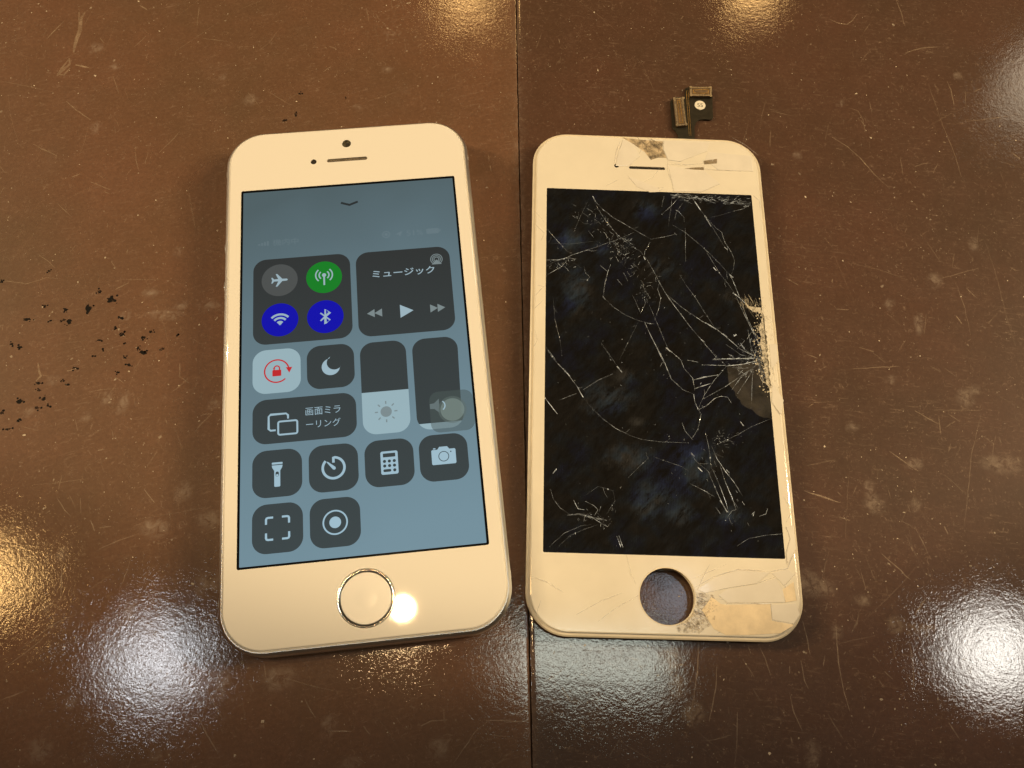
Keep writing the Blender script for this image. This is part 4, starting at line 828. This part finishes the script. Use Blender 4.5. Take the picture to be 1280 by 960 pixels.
mb, n_, l_, cx, cy = small('timer_tile', 91, 414.4, 'dark tile with a timer dial')
mb.stroke(P([(cx, cy - 8.0)]) + arc(X(cx), Y(cy), 14.6 * K, 90, -221, 44), 3.4 * K, Z2, 'icon')
mb.fill([P([(cx - 9.2, cy - 8.4), (cx - 7.8, cy - 9.2), (cx + 2.4, cy - 1.0), (cx + 3.0, cy + 1.2), (cx + 1.6, cy + 2.8), (cx - 0.8, cy + 2.4)])], Z2, 'icon')
mb.build(n_, screen, label=l_)
mb, n_, l_, cx, cy = small('calculator_tile', 166.2, 414.6, 'dark tile with a pocket calculator')
mb.fill([rrect(X(cx), Y(cy), 23.4 * K, 32.6 * K, 2.6 * K, 5)], Z2, 'icon')
mb.fill([rrect(X(cx), Y(cy - 10.6), 16.8 * K, 5.4 * K, 0.8 * K, 3)], Z3, 'tile')
for iy in range(2):
    for ix in range(3): mb.disc(X(cx - 6.6 + 6.6 * ix), Y(cy - 2.2 + 6.4 * iy), 2.2 * K, Z3, 'tile', 12)
mb.fill([rrect(X(cx - 3.4), Y(cy + 10.8), 10.8 * K, 3.8 * K, 1.9 * K, 5)], Z3, 'tile'); mb.disc(X(cx + 6.6), Y(cy + 10.8), 2.2 * K, Z3, 'tile', 12)
mb.build(n_, screen, label=l_)
mb, n_, l_, cx, cy = small('camera_tile', 240.1, 414.2, 'dark tile with a camera')
cy = 444.5
mb.fill([P([(cx - 16.5, cy - 7.5), (cx - 15.3, cy - 8.8), (cx - 8.2, cy - 8.8), (cx - 5.4, cy - 12.6), (cx + 5.4, cy - 12.6), (cx + 8.2, cy - 8.8), (cx + 15.3, cy - 8.8), (cx + 16.5, cy - 7.5), (cx + 16.5, cy + 11), (cx + 15.2, cy + 12.4), (cx - 15.2, cy + 12.4), (cx - 16.5, cy + 11)])], Z2, 'icon')
mb.fill([rrect(X(cx - 12.2), Y(cy - 10.4), 3.4 * K, 1.6 * K, 0.5 * K, 3)], Z2, 'icon')
mb.stroke(circ(X(cx), Y(cy + 1.2), 6.8 * K, 30), 1.0 * K, Z3, 'tile', closed=True); mb.disc(X(cx + 10), Y(cy - 4.8), 1.0 * K, Z3, 'tile', 8)
mb.build(n_, screen, label=l_)
mb, n_, l_, cx, cy = small('scanner_tile', 15.8, 488.9, 'dark tile with four scan frame corners')
for sx_ in (-1, 1):
    for sy_ in (-1, 1):
        mb.stroke(P([(cx + sx_ * 6.4, cy + sy_ * 14.6), (cx + sx_ * 12.6, cy + sy_ * 14.6), (cx + sx_ * 14.2, cy + sy_ * 14.0), (cx + sx_ * 15, cy + sy_ * 12.4), (cx + sx_ * 15, cy + sy_ * 6.4)]), 2.7 * K, Z2, 'icon')
mb.build(n_, screen, label=l_)
mb, n_, l_, cx, cy = small('record_tile', 91, 488.9, 'dark tile with a ring and dot')
mb.stroke(circ(X(cx), Y(cy), 15.6 * K, 44), 2.1 * K, Z2, 'icon', closed=True); mb.disc(X(cx), Y(cy), 7.7 * K, Z2, 'icon', 30)
mb.build(n_, screen, label=l_)

# ------------------------------------------------------------------ cracked display panel taken out of a phone
RX, RY, RR_ = POSE['R']
panel = empty('cracked_display', 'cracked white phone display panel with empty home button hole and loose ribbon cable', 'phone screen', (RX, RY, 0), RR_)
HX, HY = RHOLE
f = MB(['panel_frame'])
f.plate(rr_fn(-0.2, 0, 57.6, 123.2, 8.8, 14), [(0.5, 1.2), (0.1, 1.5), (0.0, 2.3), (0.05, 2.9), (0.35, 3.12), (0.75, 3.14)], m='panel_frame',
        holes=[(circ_fn(HX, HY, 6.0), [(0.0, 1.2), (0, 3.14)])])
f.build('frame', panel, 20)
f = MB(['shield'])
f.plate(rr_fn(-0.2, 4.5, 53.5, 104, 1.5, 4), [(0, 0.02), (0, 1.18)])
f.build('backing_plate', panel)
bz = MB(['panel_glass'])
LW, LH, LYO = 51.0, 89.6, 0.0
def r_hole_fn(i):
    # the rim is chipped on its lower right side
    out = []
    for k in range(60):
        a = 2 * math.pi * k / 60
        r = 5.78 - i
        d = math.degrees(a) % 360
        if 285 < d < 345 or d > 352: r += 0.25 * abs(math.sin(k * 2.3)) + (0.35 if 300 < d < 335 else 0)
        out.append((HX + r * math.cos(a), HY + r * math.sin(a)))
    return out
bz.plate(rr_fn(-0.2, 0, 55.9, 121.5, 8.0, 14), [(0, 2.95), (0.0, 3.4), (0.1, 3.53), (0.3, 3.6)], m='panel_glass',
         holes=[(rr_fn(0, LYO, LW, LH, 0.3, 3), [(0, 2.95), (0, 3.6)]),
                (r_hole_fn, [(0, 2.95), (0, 3.52), (-0.08, 3.6)]),
                (slot_fn((RSLOT[0][0] + RSLOT[1][0]) / 2, RSLOT[0][1], RSLOT[1][0] - RSLOT[0][0], 0.8), [(0, 2.95), (0, 3.6)]),
                (circ_fn(RSEN[0], RSEN[1], 0.6, 18), [(0, 2.95), (0, 3.6)])])
bezel = bz.build('bezel_glass', panel, 12)
q = MB(['dark']); q.fill([slot_fn((RSLOT[0][0] + RSLOT[1][0]) / 2, RSLOT[0][1], RSLOT[1][0] - RSLOT[0][0] + 0.1, 0.9)(0)], 3.2); q.build('earpiece', panel)
q = MB(['dark']); q.disc(*RSEN, 0.64, 3.2); q.build('proximity_sensor', panel)
rg = MB(['panel_frame'])
def ring_lip():
    a = circ(HX, HY, 5.95, 48); b_ = circ(HX, HY, 5.72, 48)
    return a, b_
a_, b2_ = ring_lip()
rg.fill([a_, b2_], 3.63)
rg.build('hole_rim', panel)

# black lcd with a fine grid that carries the grease marks
nx_, ny_ = 86, 150
gx = np.linspace(-LW / 2 - 0.1, LW / 2 + 0.1, nx_); gy = np.linspace(-LH / 2 - 0.1, LH / 2 + 0.1, ny_)
GX, GY = np.meshgrid(gx, gy)
V = np.stack([GX, GY, np.full_like(GX, 3.52)], -1).reshape(-1, 3)
i = np.arange(ny_ - 1)[:, None] * nx_ + np.arange(nx_ - 1)[None, :]
Q = np.stack([i, i + 1, i + 1 + nx_, i + nx_], -1).reshape(-1, 4).tolist()
me = bpy.data.meshes.new('lcd'); me.from_pydata((V * MM).tolist(), [], Q); me.materials.append(M['lcd'])
sm = np.full(len(V), 0.18)
for (x, y, a, b_) in LCDBLOB:
    d = ((V[:, 0] - x) / a) ** 2 + ((V[:, 1] - y) / b_) ** 2
    sm = np.maximum(sm, np.exp(-d * 0.9) * 0.95)
at = me.attributes.new('smudge', 'FLOAT', 'POINT'); at.data.foreach_set('value', sm.astype(float))
lcd = bpy.data.objects.new('lcd', me); COL.objects.link(lcd); lcd.parent = panel

cb = MB(['crack'])
ZC = 3.545
def crack(pts, w, d):
    p2 = resample(pts, 1.1, 0.02)
    ds = []
    v_ = 1.0
    for _ in p2:
        v_ = 0.6 * v_ + 0.4 * random.uniform(0.35, 1.5)
        ds.append(min(1.0, d * v_ * v_ * 1.1))
    if len(p2) > 4:
        for _ in range(max(1, len(p2) // 5)):
            gx_, gy_ = random.choice(p2); gr = random.uniform(0.05, 0.17)  # bright dots painted in as glints along the crack
            if random.random() < 0.6: cb.fill([circ(gx_, gy_, gr, 5, gr * random.uniform(0.6, 1.8))], ZC + 0.02, dens=random.uniform(0.5, 1.0))
        for _ in range(len(p2) // 10):
            k = random.randrange(1, len(p2)); (ax, ay), (bx, by) = p2[k - 1], p2[k]
            an = math.atan2(by - ay, bx - ax) + random.choice([-1, 1]) * random.uniform(0.35, 1.1); L = random.uniform(0.5, 2.6)
            q2 = [(ax, ay), (ax + L * 0.5 * math.cos(an), ay + L * 0.5 * math.sin(an)), (ax + L * math.cos(an + 0.15), ay + L * math.sin(an + 0.15))]
            if all(abs(u) < 25.2 and abs(w_) < 44.5 for u, w_ in q2): cb.stroke(q2, 0.085, ZC, taper=True, dens=random.uniform(0.15, 0.6), ridge=0.015)
    cb.stroke(p2, w * 0.62, ZC + random.uniform(0, 0.004), taper=len(p2) > 3, dens=ds, ridge=0.02)
for w, d, pts in CRACKS: crack(pts, w, d)
def in_lcd(p): return abs(p[0]) < LW / 2 - 0.2 and abs(p[1]) < LH / 2 - 0.2
def burst(x0, y0, x1, y1, spread, n, angs, lmin, lmax, dmax=0.85):
    for _ in range(n):
        t = random.random()
        x = x0 + (x1 - x0) * t + random.gauss(0, spread); y = y0 + (y1 - y0) * t + random.gauss(0, spread)
        a = math.radians(random.choice(angs) + random.gauss(0, 9)); L = random.uniform(lmin, lmax) * random.choice([0.35, 0.6, 1.0])
        a2 = a + random.gauss(0, 0.12)
        pts = [(x, y), (x + L * 0.5 * math.cos(a), y + L * 0.5 * math.sin(a)), (x + L * 0.5 * (math.cos(a) + math.cos(a2)), y + L * 0.5 * (math.sin(a) + math.sin(a2)))]
        if all(in_lcd(p) for p in pts): crack(pts, random.uniform(0.05, 0.14), dmax * random.random() ** 1.8 + 0.1)
burst(-15.5, 38.5, -6.5, 27, 1.9, 110, [-48, -42, 30, 38, 95], 0.4, 2.2)
burst(-9, 30, -4, 22, 1.4, 70, [-50, 75, 30], 0.4, 2.0)
burst(-2.5, 18.5, -1.5, 14.5, 0.9, 34, [-60, 20, 80], 0.5, 1.8)
burst(5, 43.8, 24.5, 42.6, 0.6, 190, [-5, -20, 30], 0.5, 2.6, 1.2)
burst(22, 6, 24, -3, 0.8, 70, [60, -70, 20], 0.5, 2.4, 1.0)
burst(-24.5, 22.5, -19, 24.5, 0.9, 40, [20, 60, -50], 0.4, 1.8)
burst(16, -2, 23.5, 0.8, 1.5, 60, [10, 40, -35, -70], 0.5, 2.2)
burst(12, -19.5, 17, -18, 1.1, 40, [30, -60, 10], 0.3, 1.1)
burst(-18, -36.5, -11, -38, 1.2, 40, [-50, 40, 80], 0.4, 1.4, 0.6)
burst(8, -20, 16, -38, 2.0, 30, [-62, -58], 0.4, 1.8, 0.7)
burst(0, 0, 0, -5, 16, 70, [-50, 30, 80, 140], 0.15, 0.5, 0.8)
burst(0, 25, 0, -35, 14, 80, [-50, 30, 80, 140], 0.15, 0.45, 0.8)
cb.build('crack_lines', lcd, kind='stuff')

gb = MB(['bezel_crack', 'bezel_glint'])
for w, d, pts in BEZEL_CRACKS:
    p2 = resample(pts, 0.9, 0.03)
    gb.stroke(p2, w * 0.9, 3.625, 'bezel_crack', taper=True, dens=[min(1, 0.75 * d * random.uniform(0.3, 1.3)) for _ in p2])
    gb.stroke([(x + 0.12, y + 0.10) for x, y in p2], w * 0.9, 3.63, 'bezel_glint', taper=True, dens=[min(1, d * random.uniform(0.6, 1.6)) for _ in p2])  # pale offset line paints the glint beside the dark crack line
gb.build('crack_lines', bezel, kind='stuff')

def shard_piece(poly, z, t, m, name, label=None, tilt=0.006, parent=None):
    cx_ = sum(p[0] for p in poly) / len(poly); cy_ = sum(p[1] for p in poly) / len(poly)
    ar = sum(a[0] * b_[1] - b_[0] * a[1] for a, b_ in zip(poly, poly[1:] + poly[:1]))
    if ar < 0: poly = poly[::-1]
    s = MB([m])
    s.plate(lambda i: [(cx_ + (x - cx_) * (1 - i), cy_ + (y - cy_) * (1 - i)) for x, y in poly], [(0, z), (0.0, z + t * 0.7), (0.012, z + t)], m=m)
    tx, ty = random.gauss(0, tilt), random.gauss(0, tilt)
    lift = max(abs(tx * (x - cx_) + ty * (y - cy_)) for x, y in poly)
    s.v = [(x, y, zz + tx * (x - cx_) + ty * (y - cy_) + lift * 0.9) for x, y, zz in s.v]
    return s.build(name, parent or panel, label=label)
for poly in SHARDS: shard_piece(poly, 3.602, 0.05, 'shard', 'glass_shard')
shard_piece(EXPOSED_TOP, 3.605, 0.012, 'exposed_top', 'exposed_backing', 'grimy brown patch where glass is missing above the earpiece', 0)
shard_piece(EXPOSED_LOW[0], 3.64, 0.03, 'exposed', 'exposed_backing', 'orange adhesive patch bared beside the home button hole', 0.0)
shard_piece(EXPOSED_LOW[1], 3.66, 0.03, 'exposed', 'exposed_backing', 'small orange adhesive patch at the lower right corner', 0.0)
for poly in SLIVER: shard_piece(poly, 3.64, 0.04, 'bezel_crack', 'glass_sliver', None, 0.0)
shard_piece(resample(GREYSHARD + [GREYSHARD[0]], 0.7, 0.12)[:-1], 3.524, 0.012, 'flake', 'glass_flake', 'see-through grey glass flake lifted at the right edge', 0.0)

# crumbled glass: powder at the right edge impact, chips by the hole
pb = MB(['powder'])
for poly in POWDER: pb.fill([resample(poly + [poly[0]], 0.5, 0.12)[:-1]], 3.60, dens=0.85)
for _ in range(220):
    poly = POWDER[0]; x, y = random.choice(poly); x += random.gauss(0, 1.0); y += random.gauss(0, 1.3)
    pb.disc(x, y, random.uniform(0.05, 0.2), 3.66, 'powder', 5)
for poly in (POWDER[1], POWDER[0]):
    for _ in range(60):
        x, y = random.choice(poly); a = random.gauss(1.75, 0.3); L = random.uniform(0.6, 2.6)
        pts = [(x + random.gauss(0, 0.8), y + random.gauss(0, 0.6))]
        for k in range(3): pts.append((pts[-1][0] + math.cos(a) * L / 3, pts[-1][1] + math.sin(a) * L / 3))
        pb.stroke(pts, random.uniform(0.06, 0.14), 3.655, 'powder', taper=True, dens=random.uniform(0.15, 0.6))
pb.build('glass_powder', panel, kind='stuff')
kb = MB(['chip', 'chip_dark'])
def inside(p, poly):
    c = False
    for (x1, y1), (x2, y2) in zip(poly, poly[1:] + poly[:1]):
        if (y1 > p[1]) != (y2 > p[1]) and p[0] < (x2 - x1) * (p[1] - y1) / (y2 - y1) + x1: c = not c
    return c
cx0 = [p[0] for p in CRUMBS[0]]; cy0 = [p[1] for p in CRUMBS[0]]
cnt = 0
while cnt < 230:
    x = random.uniform(min(cx0), max(cx0)); y = random.uniform(min(cy0), max(cy0))
    if not inside((x, y), CRUMBS[0]) or math.hypot(x - HX, y - HY) < 5.9: continue
    r = random.uniform(0.1, 0.42); k = random.randint(4, 6); h = random.uniform(0.05, 0.3)
    a0 = random.random() * 6
    base = [(x + r * random.uniform(0.6, 1.2) * math.cos(a0 + 6.283 * j / k), y + r * random.uniform(0.6, 1.2) * math.sin(a0 + 6.283 * j / k), 3.61) for j in range(k)]
    dk = math.hypot(x - HX, y - HY) < 8.2 and y < HY + 0.5
    kb.add(base + [(x + random.gauss(0, r * 0.3), y + random.gauss(0, r * 0.3), 3.61 + h)], [(j, (j + 1) % k, k) for j in range(k)], 'chip_dark' if dk and random.random() < 0.5 else 'chip', random.uniform(0.1, 0.42))
    cnt += 1
for _ in range(70):
    a = random.uniform(-1.5, 0.15); r0 = random.uniform(5.9, 7.5); L = random.uniform(0.8, 3.5); a2 = a + random.gauss(0, 0.25)
    p_ = [(HX + r0 * math.cos(a), HY + r0 * math.sin(a))]
    for k in range(3): p_.append((p_[-1][0] + math.cos(a2) * L / 3, p_[-1][1] + math.sin(a2) * L / 3)); a2 += random.gauss(0, 0.12)
    if all(inside(q_, CRUMBS[0]) for q_ in p_): kb.stroke(p_, random.uniform(0.07, 0.2), 3.66, random.choice(['chip', 'chip', 'chip_dark']), taper=True, dens=random.uniform(0.3, 0.9))
kb.fill([resample(CRUMBS[0] + [CRUMBS[0][0]], 0.6, 0.15)[:-1]], 3.612, 'chip_dark', 0.16)
kb.build('glass_chips', panel, kind='stuff')
nb = MB(['chip_dark', 'bezel_crack'])
for _ in range(90):
    x, y = EXPOSED_TOP[4]; x += random.gauss(-1.6, 2.2); y += random.gauss(3.2, 1.2)
    if not inside((x, y), EXPOSED_TOP): continue
    a = random.gauss(1.9, 0.6); L = random.uniform(0.5, 2.2)
    nb.stroke([(x, y), (x + L / 2 * math.cos(a), y + L / 2 * math.sin(a)), (x + L * math.cos(a + 0.2), y + L * math.sin(a + 0.2))], random.uniform(0.07, 0.2), 3.63, random.choice(['chip_dark', 'bezel_crack']), taper=True, dens=random.uniform(0.3, 0.9))
nb.build('glass_fibres', panel, kind='stuff')

# ribbon cable with its two connectors (given in table coordinates -> panel coordinates)
cr2, sr2 = math.cos(-RR_), math.sin(-RR_)
def to_panel(p): return ((p[0] - RX) * cr2 - (p[1] - RY) * sr2, (p[0] - RX) * sr2 + (p[1] - RY) * cr2)
cable = [to_panel(p) for p in CABLE]
ar = sum(a[0] * b_[1] - b_[0] * a[1] for a, b_ in zip(cable, cable[1:] + cable[:1]))
if ar < 0: cable = cable[::-1]
ylow = min(p[1] for p in cable)
cable = [(x, y - 6 if y < ylow + 1 else y) for x, y in cable]
fl = MB(['flex', 'gold'])
fl.plate(lambda i: cable, [(0, 0.28), (0, 0.5)], m='flex')
fx = to_panel((40.9, 150)); 
for dx, dm in ((0.0, 0.9), (0.45, 0.6)):
    p0 = to_panel((40.75 + dx, 153.5)); p1 = to_panel((41.4 + dx, 139.0))
    fl.stroke(resample([p0, p1], 1.0), 0.12, 0.515, 'gold', dens=1.0)
flex = fl.build('ribbon_cable', panel)
def connector(quad, lab):
    q_ = [Vector((*to_panel(p), 0)) for p in quad]
    ar = sum(a.x * b_.y - b_.x * a.y for a, b_ in zip(q_, q_[1:] + q_[:1]))
    if ar < 0: q_ = q_[::-1]
    c = sum(q_, Vector()) / 4
    sc = lambda k: [((c + (p - c) * k).x, (c + (p - c) * k).y) for p in q_]
    e0 = (q_[1] - q_[0]).length; e1 = (q_[2] - q_[1]).length
    s = MB(['socket', 'gold', 'tin'])
    def ins(t):
        # inset the quad by t mm on every side
        u = (q_[1] - q_[0]).normalized(); v = (q_[3] - q_[0]).normalized()
        sg = [(1, 1), (-1, 1), (-1, -1), (1, -1)]
        return [((p + u * a * t + v * b_ * t).x, (p + u * a * t + v * b_ * t).y) for p, (a, b_) in zip(q_, sg)]
    s.plate(lambda i: ins(i), [(0, 0.5), (0, 1.15), (0.12, 1.22)], m='socket', holes=[])
    s.fill([ins(0.1), ins(0.42)], 1.24, 'tin')
    s.fill([ins(0.85), ins(1.05)] if min(e0, e1) > 2.6 else [ins(0.9)], 1.26, 'gold')
    long_u = e0 > e1
    u = (q_[1] - q_[0]) if long_u else (q_[3] - q_[0])
    w = (q_[3] - q_[0]) if long_u else (q_[1] - q_[0])
    un, wn = u.normalized(), w.normalized(); o = q_[0]
    n = int(u.length / 0.42)
    for side in (0.24, w.length - 0.24):
        for k in range(1, n):
            p = o + un * (k * u.length / n) + wn * side
            s.add([((p + un * a + wn * b_).x, (p + un * a + wn * b_).y, 1.30) for a, b_ in ((-0.1, -0.22), (0.1, -0.22), (0.1, 0.22), (-0.1, 0.22))], [(0, 1, 2, 3)], 'tin')
    for cc in (0.3, u.length - 0.3):
        for side in (0.18, w.length - 0.18):
            p = o + un * cc + wn * side
            s.disc(p.x, p.y, 0.40, 1.33, 'tin', 10)
    return s.build('connector', flex, label=lab)
connector(CON1, 'upright gold connector')
connector(CON2, 'crosswise tin edged connector')
st = MB(['paper', 'print'])
sx0, sy0 = to_panel(STICK)
st.plate(circ_fn(sx0, sy0, 1.45, 28), [(0, 0.5), (0, 0.56)], m='paper')
st.text('5S', sx0, sy0, 1.15, 0.575, 'print', width=1.5)
st.build('sticker', flex, label='round white sticker marked 5S')
